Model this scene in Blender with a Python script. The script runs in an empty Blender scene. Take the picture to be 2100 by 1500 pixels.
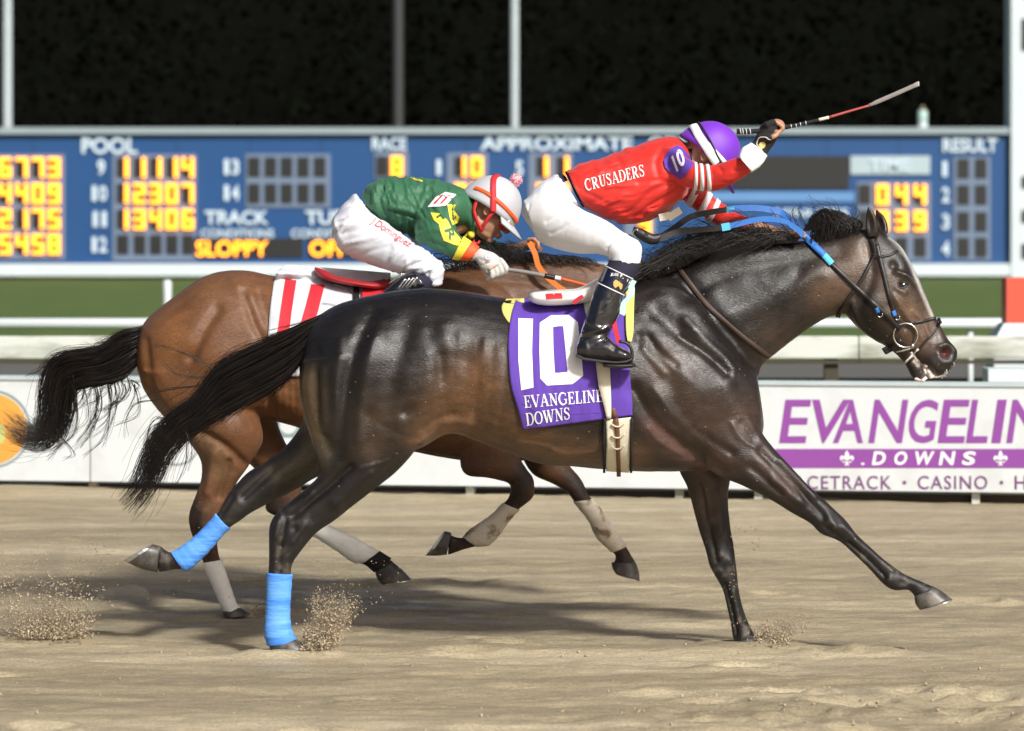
import bpy, bmesh, math, random
import numpy as np
from mathutils import Vector, Matrix
from mathutils.bvhtree import BVHTree

random.seed(7)
rng = np.random.default_rng(7)
scene = bpy.context.scene
COL = scene.collection

# ------------------------------------------------------------------ camera
CAM_D, CAM_H, PPM, CX, HY = 14.0, 1.556, 540.0, 1050.0, 490.0
cam_data = bpy.data.cameras.new("camera")
cam = bpy.data.objects.new("camera", cam_data)
COL.objects.link(cam)
cam.location = (0.0, -CAM_D, CAM_H)
cam.rotation_euler = (math.radians(90), 0, 0)
cam_data.sensor_width = 36.0
cam_data.sensor_fit = 'HORIZONTAL'
cam_data.lens = 36.0 * PPM * CAM_D / 2100.0
cam_data.shift_y = -260.0 / 2100.0
cam_data.clip_end = 2000.0
cam_data.dof.use_dof = True
cam_data.dof.focus_distance = 14.1
cam_data.dof.aperture_fstop = 4.3
scene.camera = cam

# ------------------------------------------------------------------ light
SUN_EL = math.radians(36)
SUN_TRAVEL = Vector((-0.50, 0.866, 0)).normalized()          # the way shadows fall on the ground
world = bpy.data.worlds.new("World")
scene.world = world
world.use_nodes = True
wn = world.node_tree.nodes
wl = world.node_tree.links
bg = wn["Background"]
sky = wn.new("ShaderNodeTexSky")
sky.sky_type = 'NISHITA'
sky.sun_disc = False
sky.air_density = 0.55
sky.dust_density = 5.0
sky.ozone_density = 0.2
sky.sun_elevation = SUN_EL
sky.sun_rotation = math.atan2(-SUN_TRAVEL.x, -SUN_TRAVEL.y)
wl.new(sky.outputs[0], bg.inputs[0])
bg.inputs[1].default_value = 0.078
sun_data = bpy.data.lights.new("sun", 'SUN')
sun_data.energy = 3.9
sun_data.angle = math.radians(6)
sun_data.color = (1.0, 0.985, 0.955)
sun = bpy.data.objects.new("sun", sun_data)
COL.objects.link(sun)
ldir = Vector((SUN_TRAVEL.x * math.cos(SUN_EL), SUN_TRAVEL.y * math.cos(SUN_EL), -math.sin(SUN_EL)))
sun.rotation_euler = ldir.to_track_quat('-Z', 'Y').to_euler()
sun.location = (4, -10, 12)
scene.view_settings.view_transform = 'Standard'
scene.view_settings.look = 'None'
scene.view_settings.exposure = 0.24
scene.view_settings.gamma = 1.0
scene.view_settings.use_curve_mapping = False

# ------------------------------------------------------------------ helpers
BASE = {}

def W(px, py, Y):
    """photograph point -> place in the scene on the vertical plane at depth Y"""
    s = (CAM_D + Y) / (CAM_D * PPM)
    return np.array([(px - CX) * s, Y, CAM_H + (HY - py) * s])

def tag(o, label=None, cat=None, group=None, kind=None):
    if label: o["label"] = label
    if cat: o["category"] = cat
    if group: o["group"] = group
    if kind: o["kind"] = kind
    return o

def thing(name, loc, label, cat, group=None):
    o = bpy.data.objects.new(name, None)
    COL.objects.link(o)
    o.empty_display_size = 0.1
    o.location = loc
    BASE[o.name] = np.array(loc, float)
    return tag(o, label, cat, group)

def mk(name, V, F, mat=None, parent=None, smooth=True, col=None, mats=None, midx=None):
    V = np.asarray(V, float)
    base = BASE.get(parent.name, np.zeros(3)) if parent is not None else np.zeros(3)
    me = bpy.data.meshes.new(name)
    Vl = V - base
    if isinstance(F, np.ndarray):
        nf, k = F.shape
        me.vertices.add(len(Vl)); me.vertices.foreach_set("co", Vl.astype(np.float32).ravel())
        me.loops.add(nf * k); me.loops.foreach_set("vertex_index", F.astype(np.int32).ravel())
        me.polygons.add(nf)
        me.polygons.foreach_set("loop_start", (np.arange(nf) * k).astype(np.int32))
        me.update(calc_edges=True)
    else:
        me.from_pydata(Vl.tolist(), [], [list(map(int, f)) for f in F])
    me.validate()
    if smooth:
        me.polygons.foreach_set("use_smooth", np.ones(len(me.polygons), bool))
    if mats:
        for m in mats: me.materials.append(m)
        if midx is not None: me.polygons.foreach_set("material_index", np.asarray(midx, np.int32))
    elif mat: me.materials.append(mat)
    if col is not None:
        a = me.color_attributes.new("coat", 'FLOAT_COLOR', 'POINT')
        c = np.zeros((len(V), 4), np.float32); c[:, :col.shape[1]] = col
        a.data.foreach_set("color", c.ravel())
    me.update()
    o = bpy.data.objects.new(name, me)
    COL.objects.link(o)
    if parent is not None:
        o.parent = parent
        BASE[o.name] = base
    return o

class MB:
    def __init__(s): s.V = []; s.F = []; s.n = 0
    def add(s, V, F):
        V = np.asarray(V, float)
        s.V.append(V)
        s.F += [[int(i) + s.n for i in f] for f in F]
        s.n += len(V)
        return s
    def box(s, x0, x1, y0, y1, z0, z1):
        V = [(x, y, z) for z in (z0, z1) for y in (y0, y1) for x in (x0, x1)]
        return s.add(V, [(0, 2, 3, 1), (4, 5, 7, 6), (0, 1, 5, 4), (2, 6, 7, 3), (0, 4, 6, 2), (1, 3, 7, 5)])
    def get(s):
        return np.concatenate(s.V), s.F

def cat_interp(P, sub):
    P = np.asarray(P, float)
    n = len(P)
    if n < 3:
        t = np.linspace(0, 1, sub * (n - 1) + 1)[:, None]
        return P[0] * (1 - t) + P[-1] * t
    E = np.vstack([2 * P[0] - P[1], P, 2 * P[-1] - P[-2]])
    out = []
    for i in range(n - 1):
        p0, p1, p2, p3 = E[i], E[i + 1], E[i + 2], E[i + 3]
        for k in range(sub):
            t = k / sub
            out.append(0.5 * (2 * p1 + (p2 - p0) * t + (2 * p0 - 5 * p1 + 4 * p2 - p3) * t * t + (3 * p1 - p0 - 3 * p2 + p3) * t ** 3))
    out.append(P[-1])
    return np.array(out)

def loft(secs, Y, n=24, sub=4, egg=0.0, grow=0.0, e=1.0, t0=0.0, t1=1.0, caps=True):
    """secs: (topx, topy, botx, boty, halfwidth[, y offset]) in photograph pixels / metres"""
    P = []
    for s in secs:
        yo = s[5] if len(s) > 5 else 0.0
        T = W(s[0], s[1], Y + yo); B = W(s[2], s[3], Y + yo)
        P.append([T[0], T[2], B[0], B[2], s[4], Y + yo])
    P = cat_interp(P, sub)
    if t0 > 0 or t1 < 1:
        m = len(P) - 1
        idx = np.linspace(t0 * m, t1 * m, max(3, int((t1 - t0) * m) + 1))
        i0 = np.clip(np.floor(idx).astype(int), 0, m - 1); f = (idx - i0)[:, None]
        P = P[i0] * (1 - f) + P[i0 + 1] * f
    a = np.linspace(0, 2 * math.pi, n, endpoint=False)
    ca, sa = np.cos(a), np.sin(a)
    cs = np.sign(ca) * np.abs(ca) ** e; ss = np.sign(sa) * np.abs(sa) ** e
    V = []
    for p in P:
        c = np.array([(p[0] + p[2]) / 2, (p[1] + p[3]) / 2]); h = np.array([(p[0] - p[2]) / 2, (p[1] - p[3]) / 2])
        hl = np.linalg.norm(h) + 1e-9
        h = h * (hl + grow) / hl
        w = max(p[4] + grow, 1e-4)
        x = c[0] + h[0] * cs; z = c[1] + h[1] * cs
        y = p[5] + w * ss * (1 - egg * ca)
        V.append(np.stack([x, y, z], 1))
    m = len(V)
    V = np.concatenate(V)
    F = []
    for i in range(m - 1):
        for j in range(n):
            k = (j + 1) % n
            F.append((i * n + j, i * n + k, (i + 1) * n + k, (i + 1) * n + j))
    if caps:
        F.append(tuple(range(n))[::-1]); F.append(tuple((m - 1) * n + j for j in range(n)))
    return V, F

def frames(P):
    P = np.asarray(P, float)
    T = np.gradient(P, axis=0)
    T /= np.linalg.norm(T, axis=1)[:, None] + 1e-12
    N = []
    r = np.array([0, 1.0, 0.05])
    for t in T:
        r = r - t * np.dot(r, t)
        nr = np.linalg.norm(r)
        r = r / nr if nr > 1e-6 else np.array([1.0, 0, 0])
        N.append(r.copy())
    N = np.array(N); B = np.cross(T, N)
    return T, N, B

def tube(P, R, n=8, flat=1.0, caps=True):
    """3-D points P with radii R; flat scales the frame-normal (mostly y) direction"""
    P = np.asarray(P, float); R = np.broadcast_to(np.asarray(R, float), (len(P),))
    T, N, B = frames(P)
    a = np.linspace(0, 2 * math.pi, n, endpoint=False)
    V = (P[:, None, :] + (N[:, None, :] * np.cos(a)[None, :, None] * flat + B[:, None, :] * np.sin(a)[None, :, None]) * R[:, None, None]).reshape(-1, 3)
    F = []
    for i in range(len(P) - 1):
        for j in range(n):
            k = (j + 1) % n
            F.append((i * n + j, i * n + k, (i + 1) * n + k, (i + 1) * n + j))
    if caps:
        F.append(tuple(range(n))[::-1]); F.append(tuple((len(P) - 1) * n + j for j in range(n)))
    return V, F

def ellipsoid(c, r, M=None, nu=16, nv=10):
    V = [(0, 0, 1)]; F = []
    for i in range(1, nv):
        t = math.pi * i / nv
        for j in range(nu):
            a = 2 * math.pi * j / nu
            V.append((math.sin(t) * math.cos(a), math.sin(t) * math.sin(a), math.cos(t)))
    V.append((0, 0, -1))
    for j in range(nu): F.append((0, 1 + j, 1 + (j + 1) % nu))
    for i in range(nv - 2):
        for j in range(nu):
            a = 1 + i * nu + j; b = 1 + i * nu + (j + 1) % nu
            F.append((a, a + nu, b + nu, b))
    L = 1 + (nv - 2) * nu; e = len(V) - 1
    for j in range(nu): F.append((L + j, e, L + (j + 1) % nu))
    V = np.array(V) * np.array(r)
    if M is not None: V = V @ np.asarray(M).T
    return V + np.array(c), F

def remesh(V, F, voxel):
    me = bpy.data.meshes.new("tmp"); me.from_pydata(np.asarray(V).tolist(), [], [list(f) for f in F])
    o = bpy.data.objects.new("tmp", me); COL.objects.link(o)
    m = o.modifiers.new("r", 'REMESH'); m.mode = 'VOXEL'; m.voxel_size = voxel; m.adaptivity = 0
    dg = bpy.context.evaluated_depsgraph_get()
    ev = o.evaluated_get(dg); em = ev.to_mesh()
    nv = len(em.vertices)
    Vn = np.empty(nv * 3, np.float32); em.vertices.foreach_get("co", Vn)
    nl = len(em.loops); L = np.empty(nl, np.int32); em.loops.foreach_get("vertex_index", L)
    Fn = L.reshape(-1, 4)
    ev.to_mesh_clear()
    bpy.data.objects.remove(o); bpy.data.meshes.remove(me)
    return Vn.reshape(-1, 3).astype(float), Fn.copy()

def adj(F, nv):
    k = F.shape[1]
    E = np.concatenate([np.stack([F[:, i], F[:, (i + 1) % k]], 1) for i in range(k)])
    E = np.unique(np.sort(E, 1), axis=0)
    I = np.concatenate([E[:, 0], E[:, 1]]); J = np.concatenate([E[:, 1], E[:, 0]])
    deg = np.bincount(I, minlength=nv).astype(float)
    return I, J, np.maximum(deg, 1)

def smooth(V, F, it, lam=0.5, mu=-0.52, w=None):
    I, J, deg = adj(F, len(V))
    V = V.copy()
    for k in range(it):
        for s in (lam, mu):
            if s == 0: continue
            A = np.stack([np.bincount(I, V[J, c], len(V)) for c in range(3)], 1) / deg[:, None]
            d = (A - V) * s
            if w is not None: d *= w[:, None]
            V += d
    return V

def normals(V, F):
    fn = np.cross(V[F[:, 2]] - V[F[:, 0]], V[F[:, 3 if F.shape[1] == 4 else 1]] - V[F[:, 1 if F.shape[1] == 4 else 0]])
    if F.shape[1] == 3: fn = np.cross(V[F[:, 1]] - V[F[:, 0]], V[F[:, 2]] - V[F[:, 0]])
    N = np.zeros_like(V)
    for k in range(F.shape[1]):
        for c in range(3): N[:, c] += np.bincount(F[:, k], fn[:, c], len(V))
    return N / (np.linalg.norm(N, axis=1)[:, None] + 1e-12)

def pix(V):
    """scene points -> photograph pixels (for sculpting by landmark)"""
    s = CAM_D * PPM / (CAM_D + V[:, 1])
    return np.stack([CX + V[:, 0] * s, HY + (CAM_H - V[:, 2]) * s], 1)

def seg_dist(Q, pts):
    d = np.full(len(Q), 1e9)
    pts = np.asarray(pts, float)
    if len(pts) == 1: return np.linalg.norm(Q - pts[0], axis=1)
    for a, b in zip(pts[:-1], pts[1:]):
        ab = b - a
        t = np.clip(((Q - a) @ ab) / (ab @ ab + 1e-9), 0, 1)
        d = np.minimum(d, np.linalg.norm(Q - a - t[:, None] * ab, axis=1))
    return d

def sculpt(V, F, strokes, Yc=None, side=-1):
    """strokes: (points px, radius px, height m) raised (+) or sunk (-) on the side that faces -y"""
    N = normals(V, F); Q = pix(V)
    dsp = np.zeros(len(V))
    fac = np.clip(-N[:, 1] * 1.4, 0, 1)
    if Yc is not None: fac = fac * (V[:, 1] < Yc + 0.03)
    for pts, r, h in strokes:
        p = cat_interp(pts, 4) if len(pts) > 2 else np.asarray(pts, float)
        d = seg_dist(Q, p)
        dsp += h * np.exp(-(d / r) ** 2) * fac
    return V + N * dsp[:, None]

def paint(V, base, strokes):
    Q = pix(V); C = np.tile(np.array(base, float), (len(V), 1))
    for pts, r, c, s in strokes:
        p = cat_interp(pts, 3) if len(pts) > 2 else np.asarray(pts, float)
        d = seg_dist(Q, p)
        m = (s * np.exp(-(d / r) ** 2))[:, None]
        C = C * (1 - m) + np.array(c) * m
    return C

# numpy value noise ---------------------------------------------------------
def _h(ix, iy, seed):
    n = (ix * 374761393 + iy * 668265263 + seed * 982451653) & 0x7fffffff
    n = ((n ^ (n >> 13)) * 1274126177) & 0x7fffffff
    return ((n ^ (n >> 16)) & 0xffff) / 65535.0

def vnoise(x, y, seed=0):
    x = np.asarray(x, float); y = np.asarray(y, float)
    ix = np.floor(x).astype(np.int64); iy = np.floor(y).astype(np.int64)
    fx = x - ix; fy = y - iy
    fx = fx * fx * (3 - 2 * fx); fy = fy * fy * (3 - 2 * fy)
    a = _h(ix, iy, seed); b = _h(ix + 1, iy, seed); c = _h(ix, iy + 1, seed); d = _h(ix + 1, iy + 1, seed)
    return (a * (1 - fx) + b * fx) * (1 - fy) + (c * (1 - fx) + d * fx) * fy - 0.5

def fbm(x, y, seed=0, oct=4):
    s = 0; a = 1.0
    for o in range(oct):
        s = s + a * vnoise(x * 2 ** o, y * 2 ** o, seed + o * 17); a *= 0.5
    return s

# ------------------------------------------------------------------ materials
def nodes_of(m):
    m.use_nodes = True
    return m.node_tree.nodes, m.node_tree.links, m.node_tree.nodes["Principled BSDF"]

def mat(name, c, rough=0.6, var=0.0, vscale=8.0, bump=0.0, bscale=60.0, stretch=(1, 1, 1), metal=0.0, spec=0.5,
        coat=0.0, sheen=0.0, c2=None, detail=4.0, rvar=0.0, attr=False, emit=None, estr=0.0, sss=0.0, bdist=0.004, thr=None):
    m = bpy.data.materials.new(name)
    n, l, b = nodes_of(m)
    b.inputs["Base Color"].default_value = (*c, 1)
    b.inputs["Roughness"].default_value = rough
    b.inputs["Metallic"].default_value = metal
    b.inputs["Specular IOR Level"].default_value = spec
    if coat: b.inputs["Coat Weight"].default_value = coat; b.inputs["Coat Roughness"].default_value = 0.08
    if sheen: b.inputs["Sheen Weight"].default_value = sheen; b.inputs["Sheen Roughness"].default_value = 0.4
    if sss:
        b.inputs["Subsurface Weight"].default_value = sss
        b.inputs["Subsurface Radius"].default_value = (0.012, 0.005, 0.003); b.inputs["Subsurface Scale"].default_value = 0.5
    if emit:
        b.inputs["Emission Color"].default_value = (*emit, 1); b.inputs["Emission Strength"].default_value = estr
    tc = n.new("ShaderNodeTexCoord"); mp = n.new("ShaderNodeMapping")
    l.new(tc.outputs["Object"], mp.inputs["Vector"]); mp.inputs["Scale"].default_value = stretch
    src = None
    if attr:
        at = n.new("ShaderNodeAttribute"); at.attribute_name = "coat"; src = at.outputs["Color"]
    if var or c2:
        nz = n.new("ShaderNodeTexNoise"); nz.inputs["Scale"].default_value = vscale; nz.inputs["Detail"].default_value = detail
        nz.inputs["Roughness"].default_value = 0.6
        l.new(mp.outputs[0], nz.inputs["Vector"])
        fac = nz.outputs[0]
        if thr:
            mr = n.new("ShaderNodeMapRange"); mr.inputs[1].default_value = thr[0]; mr.inputs[2].default_value = thr[1]
            l.new(fac, mr.inputs[0]); fac = mr.outputs[0]
        mx = n.new("ShaderNodeMix"); mx.data_type = 'RGBA'
        l.new(fac, mx.inputs[0])
        if c2:
            if src: l.new(src, mx.inputs[6])
            else: mx.inputs[6].default_value = (*c, 1)
            mx.inputs[7].default_value = (*c2, 1)
        else:
            if src:
                hl = n.new("ShaderNodeMix"); hl.data_type = 'RGBA'; hl.blend_type = 'MULTIPLY'; hl.inputs[0].default_value = 1
                hl.inputs[7].default_value = (1 - var, 1 - var, 1 - var, 1); l.new(src, hl.inputs[6])
                hh = n.new("ShaderNodeMix"); hh.data_type = 'RGBA'; hh.blend_type = 'MULTIPLY'; hh.inputs[0].default_value = 1
                hh.inputs[7].default_value = (1 + var, 1 + var, 1 + var, 1); l.new(src, hh.inputs[6])
                l.new(hl.outputs[2], mx.inputs[6]); l.new(hh.outputs[2], mx.inputs[7])
            else:
                mx.inputs[6].default_value = (*[x * (1 - var) for x in c], 1)
                mx.inputs[7].default_value = (*[min(1, x * (1 + var)) for x in c], 1)
        src = mx.outputs[2]
    if src: l.new(src, b.inputs["Base Color"])
    if rvar:
        nr = n.new("ShaderNodeTexNoise"); nr.inputs["Scale"].default_value = vscale * 1.7; nr.inputs["Detail"].default_value = 5
        l.new(mp.outputs[0], nr.inputs["Vector"])
        mr2 = n.new("ShaderNodeMapRange"); mr2.inputs[1].default_value = 0.3; mr2.inputs[2].default_value = 0.7
        mr2.inputs[3].default_value = max(0.02, rough - rvar); mr2.inputs[4].default_value = rough + rvar
        l.new(nr.outputs[0], mr2.inputs[0]); l.new(mr2.outputs[0], b.inputs["Roughness"])
    if bump:
        nb = n.new("ShaderNodeTexNoise"); nb.inputs["Scale"].default_value = bscale; nb.inputs["Detail"].default_value = 5
        l.new(mp.outputs[0], nb.inputs["Vector"])
        bp = n.new("ShaderNodeBump"); bp.inputs["Strength"].default_value = bump; bp.inputs["Distance"].default_value = bdist
        l.new(nb.outputs[0], bp.inputs["Height"]); l.new(bp.outputs[0], b.inputs["Normal"])
    return m

M = {}
def coat_material(name, rough, spec, rlo, rhi, tint):
    m = bpy.data.materials.new(name); n, l, b = nodes_of(m)
    tc = n.new("ShaderNodeTexCoord")
    def noise(scale, st, det=5, rg=.6, w=0.0):
        mp = n.new("ShaderNodeMapping"); mp.inputs["Scale"].default_value = st; mp.inputs["Rotation"].default_value = (0, w, 0); l.new(tc.outputs["Object"], mp.inputs["Vector"])
        z = n.new("ShaderNodeTexNoise"); z.inputs["Scale"].default_value = scale; z.inputs["Detail"].default_value = det; z.inputs["Roughness"].default_value = rg
        l.new(mp.outputs[0], z.inputs["Vector"]); return z.outputs[0]
    def rng_(src, a, c, lo, hi):
        r = n.new("ShaderNodeMapRange"); r.inputs[1].default_value = a; r.inputs[2].default_value = c; r.inputs[3].default_value = lo; r.inputs[4].default_value = hi
        l.new(src, r.inputs[0]); return r.outputs[0]
    at = n.new("ShaderNodeAttribute"); at.attribute_name = "coat"
    k = n.new("ShaderNodeVectorMath"); k.operation = 'SCALE'; l.new(at.outputs["Color"], k.inputs[0]); l.new(rng_(noise(16, (.6, 1, 1), 7, .7), .3, .7, 1 - tint, 1 + tint), k.inputs[3])
    k2 = n.new("ShaderNodeVectorMath"); k2.operation = 'SCALE'; l.new(k.outputs[0], k2.inputs[0]); l.new(rng_(noise(260, (.25, 1, 1), 3, .6, .35), .3, .7, .72, 1.28), k2.inputs[3])
    vo = n.new("ShaderNodeTexVoronoi"); vo.inputs["Scale"].default_value = 46; l.new(tc.outputs["Object"], vo.inputs["Vector"])
    sp = n.new("ShaderNodeMath"); sp.operation = 'LESS_THAN'; sp.inputs[1].default_value = .11; l.new(vo.outputs["Distance"], sp.inputs[0])
    sx = n.new("ShaderNodeSeparateColor"); l.new(vo.outputs["Color"], sx.inputs[0])
    s2 = n.new("ShaderNodeMath"); s2.operation = 'GREATER_THAN'; s2.inputs[1].default_value = .88; l.new(sx.outputs[0], s2.inputs[0])
    s3 = n.new("ShaderNodeMath"); s3.operation = 'MULTIPLY'; l.new(sp.outputs[0], s3.inputs[0]); l.new(s2.outputs[0], s3.inputs[1])
    fx = n.new("ShaderNodeMix"); fx.data_type = 'RGBA'; l.new(s3.outputs[0], fx.inputs[0]); l.new(k2.outputs[0], fx.inputs[6]); fx.inputs[7].default_value = (.26, .21, .15, 1)
    l.new(fx.outputs[2], b.inputs["Base Color"])
    ra = n.new("ShaderNodeMath"); ra.operation = 'ADD'; l.new(rng_(noise(13, (.5, 1, 1), 8, .72, .5), .36, .64, rlo, rhi), ra.inputs[0]); l.new(at.outputs["Alpha"], ra.inputs[1])
    l.new(ra.outputs[0], b.inputs["Roughness"])
    b.inputs["Specular IOR Level"].default_value = spec
    b.inputs["Sheen Weight"].default_value = .02; b.inputs["Sheen Roughness"].default_value = .45
    b1 = n.new("ShaderNodeBump"); b1.inputs["Strength"].default_value = .32; b1.inputs["Distance"].default_value = .005; l.new(noise(26, (.55, 1, 1), 6, .66, .6), b1.inputs["Height"])
    b2 = n.new("ShaderNodeBump"); b2.inputs["Strength"].default_value = .8; b2.inputs["Distance"].default_value = .0018; l.new(noise(330, (.22, 1, 1), 3, .6, .35), b2.inputs["Height"])
    l.new(b1.outputs[0], b2.inputs["Normal"]); l.new(b2.outputs[0], b.inputs["Normal"])
    return m
M['coat_dark'] = coat_material("dark_coat", .4, .52, .24, .46, .38)
M['coat_bay'] = coat_material("bay_coat", .5, .36, .34, .58, .22)
M['hair'] = mat("black_hair", (0.009, 0.0075, 0.007), 0.36, c2=(.022, .014, .009), vscale=14, spec=0.45, thr=(.45, .75))
M['hoof'] = mat("hoof_horn", (0.05, 0.046, 0.042), 0.42, c2=(0.16, 0.14, 0.11), vscale=18, bump=0.3, bscale=40, thr=(0.45, 0.7))
M['shoe'] = mat("shoe_steel", (0.55, 0.55, 0.56), 0.35, metal=1.0, var=0.2)
M['bandage_blue'] = mat("blue_bandage", (0.055, 0.24, 0.74), 0.75, vscale=9, bump=0.8, bscale=40, stretch=(0.5, 0.5, 3.2), c2=(0.15, 0.40, 0.86), thr=(.4, .68), detail=6)
M['bandage_white'] = mat("white_bandage", (0.85, 0.84, 0.78), 0.8, var=0.2, vscale=16, bump=0.6, bscale=70, stretch=(1, 1, 1.6))
M['bandage_dirty'] = mat("dirty_bandage", (0.60, 0.54, 0.44), 0.8, c2=(0.22, 0.155, 0.09), vscale=13, bump=0.5, bscale=60, thr=(0.5, 0.62))
M['black_leather'] = mat("black_leather", (0.014, 0.012, 0.012), 0.45, var=0.3, bump=0.2, bscale=200)
M['brown_leather'] = mat("brown_leather", (0.05, 0.028, 0.02), 0.6, var=0.25, vscale=30, bump=0.3, bscale=150)
M['tan_leather'] = mat("tan_leather", (0.14, 0.06, 0.03), 0.55, var=0.25, vscale=30)
M['purple_cloth'] = mat("purple_cloth", (0.105, 0.045, 0.36), 0.85, var=0.10, vscale=14, bump=0.3, bscale=320, sheen=0.1)
M['white_cloth'] = mat("white_cloth", (0.86, 0.86, 0.86), 0.8, var=0.04, vscale=20, bump=0.15, bscale=300)
M['print_white'] = mat("white_print", (0.80, 0.80, 0.82), 0.75, var=0.05, vscale=20, bump=0.15, bscale=250)
M['grey_cloth'] = mat("grey_cloth", (0.55, 0.57, 0.60), 0.85, var=0.06, vscale=10, bump=0.25, bscale=300)
M['red_print'] = mat("red_print", (0.55, 0.016, 0.03), 0.75, var=0.1)
M['yellow_pad'] = mat("yellow_pad", (0.62, 0.58, 0.16), 0.9, var=0.12, vscale=30, bump=0.4, bscale=200)
M['cream'] = mat("cream_webbing", (0.68, 0.63, 0.50), 0.75, var=0.1, vscale=25, bump=0.3, bscale=120)
M['pale_green'] = mat("pale_green_flap", (0.58, 0.66, 0.56), 0.7, var=0.06)
M['mint'] = mat("mint_elastic", (0.42, 0.70, 0.62), 0.8, var=0.08)
M['saddle_white'] = mat("saddle_white", (0.78, 0.76, 0.72), 0.45, var=0.06)
M['saddle_red'] = mat("saddle_red", (0.36, 0.02, 0.025), 0.5, var=0.15)
M['red_silk'] = mat("red_silk", (0.66, 0.026, 0.018), 0.55, var=0.08, vscale=12, bump=0.15, bscale=140, sheen=0.15)
M['green_silk'] = mat("green_silk", (0.028, 0.125, 0.06), 0.6, var=0.12, vscale=14, bump=0.2, bscale=120, sheen=0.1)
M['yellow_silk'] = mat("yellow_silk", (0.80, 0.66, 0.05), 0.6, var=0.06)
M['stripe_white'] = mat("stripe_white", (0.80, 0.74, 0.72), 0.7, var=0.05)
M['breeches'] = mat("white_breeches", (0.78, 0.79, 0.81), 0.6, var=0.03, vscale=16, bump=0.12, bscale=240)
M['breeches2'] = mat("white_nylon_breeches", (0.72, 0.74, 0.80), 0.5, var=0.04, vscale=16, bump=0.12, bscale=200)
M['navy'] = mat("navy_stocking", (0.016, 0.014, 0.035), 0.85, var=0.25, vscale=60, bump=0.4, bscale=200)
M['patent'] = mat("patent_leather", (0.008, 0.008, 0.011), 0.16, spec=0.7, coat=1.0, bump=0.12, bscale=22, bdist=0.006)
M['patent_navy'] = mat("patent_navy", (0.006, 0.006, 0.026), 0.16, spec=0.7, coat=1.0, bump=0.1, bscale=22, bdist=0.006)
M['sole'] = mat("boot_sole", (0.05, 0.045, 0.045), 0.6)
M['chrome'] = mat("steel", (0.62, 0.61, 0.58), 0.22, metal=1.0)
M['purple_cap'] = mat("purple_cap", (0.17, 0.028, 0.50), 0.55, var=0.07, vscale=14, bump=0.12, bscale=220, sheen=0.15)
M['grey_cap'] = mat("grey_cap", (0.46, 0.47, 0.50), 0.65, var=0.06, vscale=14, bump=0.12, bscale=220)
M['skin'] = mat("skin", (0.42, 0.22, 0.14), 0.5, var=0.1, vscale=20, sss=0.08)
M['glove_black'] = mat("black_glove", (0.012, 0.011, 0.013), 0.85, var=0.3, vscale=50, bump=0.6, bscale=180)
M['glove_white'] = mat("white_glove", (0.58, 0.57, 0.53), 0.75, var=0.1, vscale=30, bump=0.3, bscale=90)
M['orange'] = mat("orange_tape", (0.85, 0.10, 0.02), 0.6, var=0.08)
M['orange_rein'] = mat("orange_rein", (0.62, 0.17, 0.025), 0.6, var=0.15, vscale=30)
M['blue_rein'] = mat("blue_rein", (0.03, 0.16, 0.52), 0.55, var=0.15, vscale=40, bump=0.3, bscale=150)
M['cyan_tape'] = mat("cyan_tape", (0.10, 0.50, 0.78), 0.5, var=0.08)
M['goggle_lens'] = mat("goggle_lens", (0.30, 0.27, 0.24), 0.08, spec=0.8, coat=0.8)
M['red_strap'] = mat("red_strap", (0.60, 0.02, 0.03), 0.6, var=0.08)
M['black_fabric'] = mat("black_fabric", (0.012, 0.012, 0.014), 0.85, var=0.2)
M['gold'] = mat("gold_print", (0.60, 0.42, 0.12), 0.5)
M['whip_grey'] = mat("whip_grey", (0.22, 0.20, 0.19), 0.6, var=0.2, vscale=60)
M['whip_red'] = mat("whip_red", (0.42, 0.07, 0.07), 0.5, var=0.2, vscale=60)
M['pompom'] = mat("pompom", (0.70, 0.14, 0.22), 0.85, c2=(0.75, 0.6, 0.62), vscale=120, thr=(0.45, 0.55))
M['eye'] = mat("eye", (0.008, 0.005, 0.004), 0.06, spec=0.8, coat=1.0)
M['eye_white'] = mat("eye_white", (0.6, 0.55, 0.5), 0.2)
M['nostril'] = mat("nostril_lining", (0.55, 0.10, 0.09), 0.4, var=0.2, vscale=60)
M['foam'] = mat("mouth_foam", (0.74, 0.67, 0.61), 0.4, c2=(0.5, 0.34, 0.30), vscale=60, thr=(0.5, 0.65), bump=0.4, bscale=120)
M['dark_mark'] = mat("dark_print", (0.012, 0.012, 0.015), 0.6)
# ------------------------------------------------------------------ horses
def sim(pts, src, dst, sc):
    return [tuple([dst[0] + sc * (p[0] - src[0]), dst[1] + sc * (p[1] - src[1]), dst[0] + sc * (p[2] - src[0]), dst[1] + sc * (p[3] - src[1])] + list(p[4:])) for p in pts]

HEAD = [(1800, 470, 1738, 650, .080), (1824, 485, 1755, 668, .092), (1850, 508, 1776, 686, .100), (1871, 544, 1799, 701, .098),
        (1886, 575, 1817, 711, .084), (1901, 611, 1834, 722, .068), (1917, 648, 1851, 733, .056), (1931, 672, 1866, 737, .053),
        (1944, 696, 1885, 742, .057), (1957, 713, 1905, 760, .056), (1963, 727, 1925, 771, .046), (1958, 745, 1940, 767, .026)]
JAW = [(1800, 640, 1785, 690, .050), (1830, 680, 1815, 710, .040), (1858, 715, 1838, 728, .032), (1878, 733, 1856, 748, .030),
       (1890, 745, 1865, 766, .033), (1893, 762, 1873, 777, .026), (1890, 774, 1882, 780, .010)]

def far_head(p): return sim(p, (1800, 470), (1312, 566), 0.911)

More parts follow.
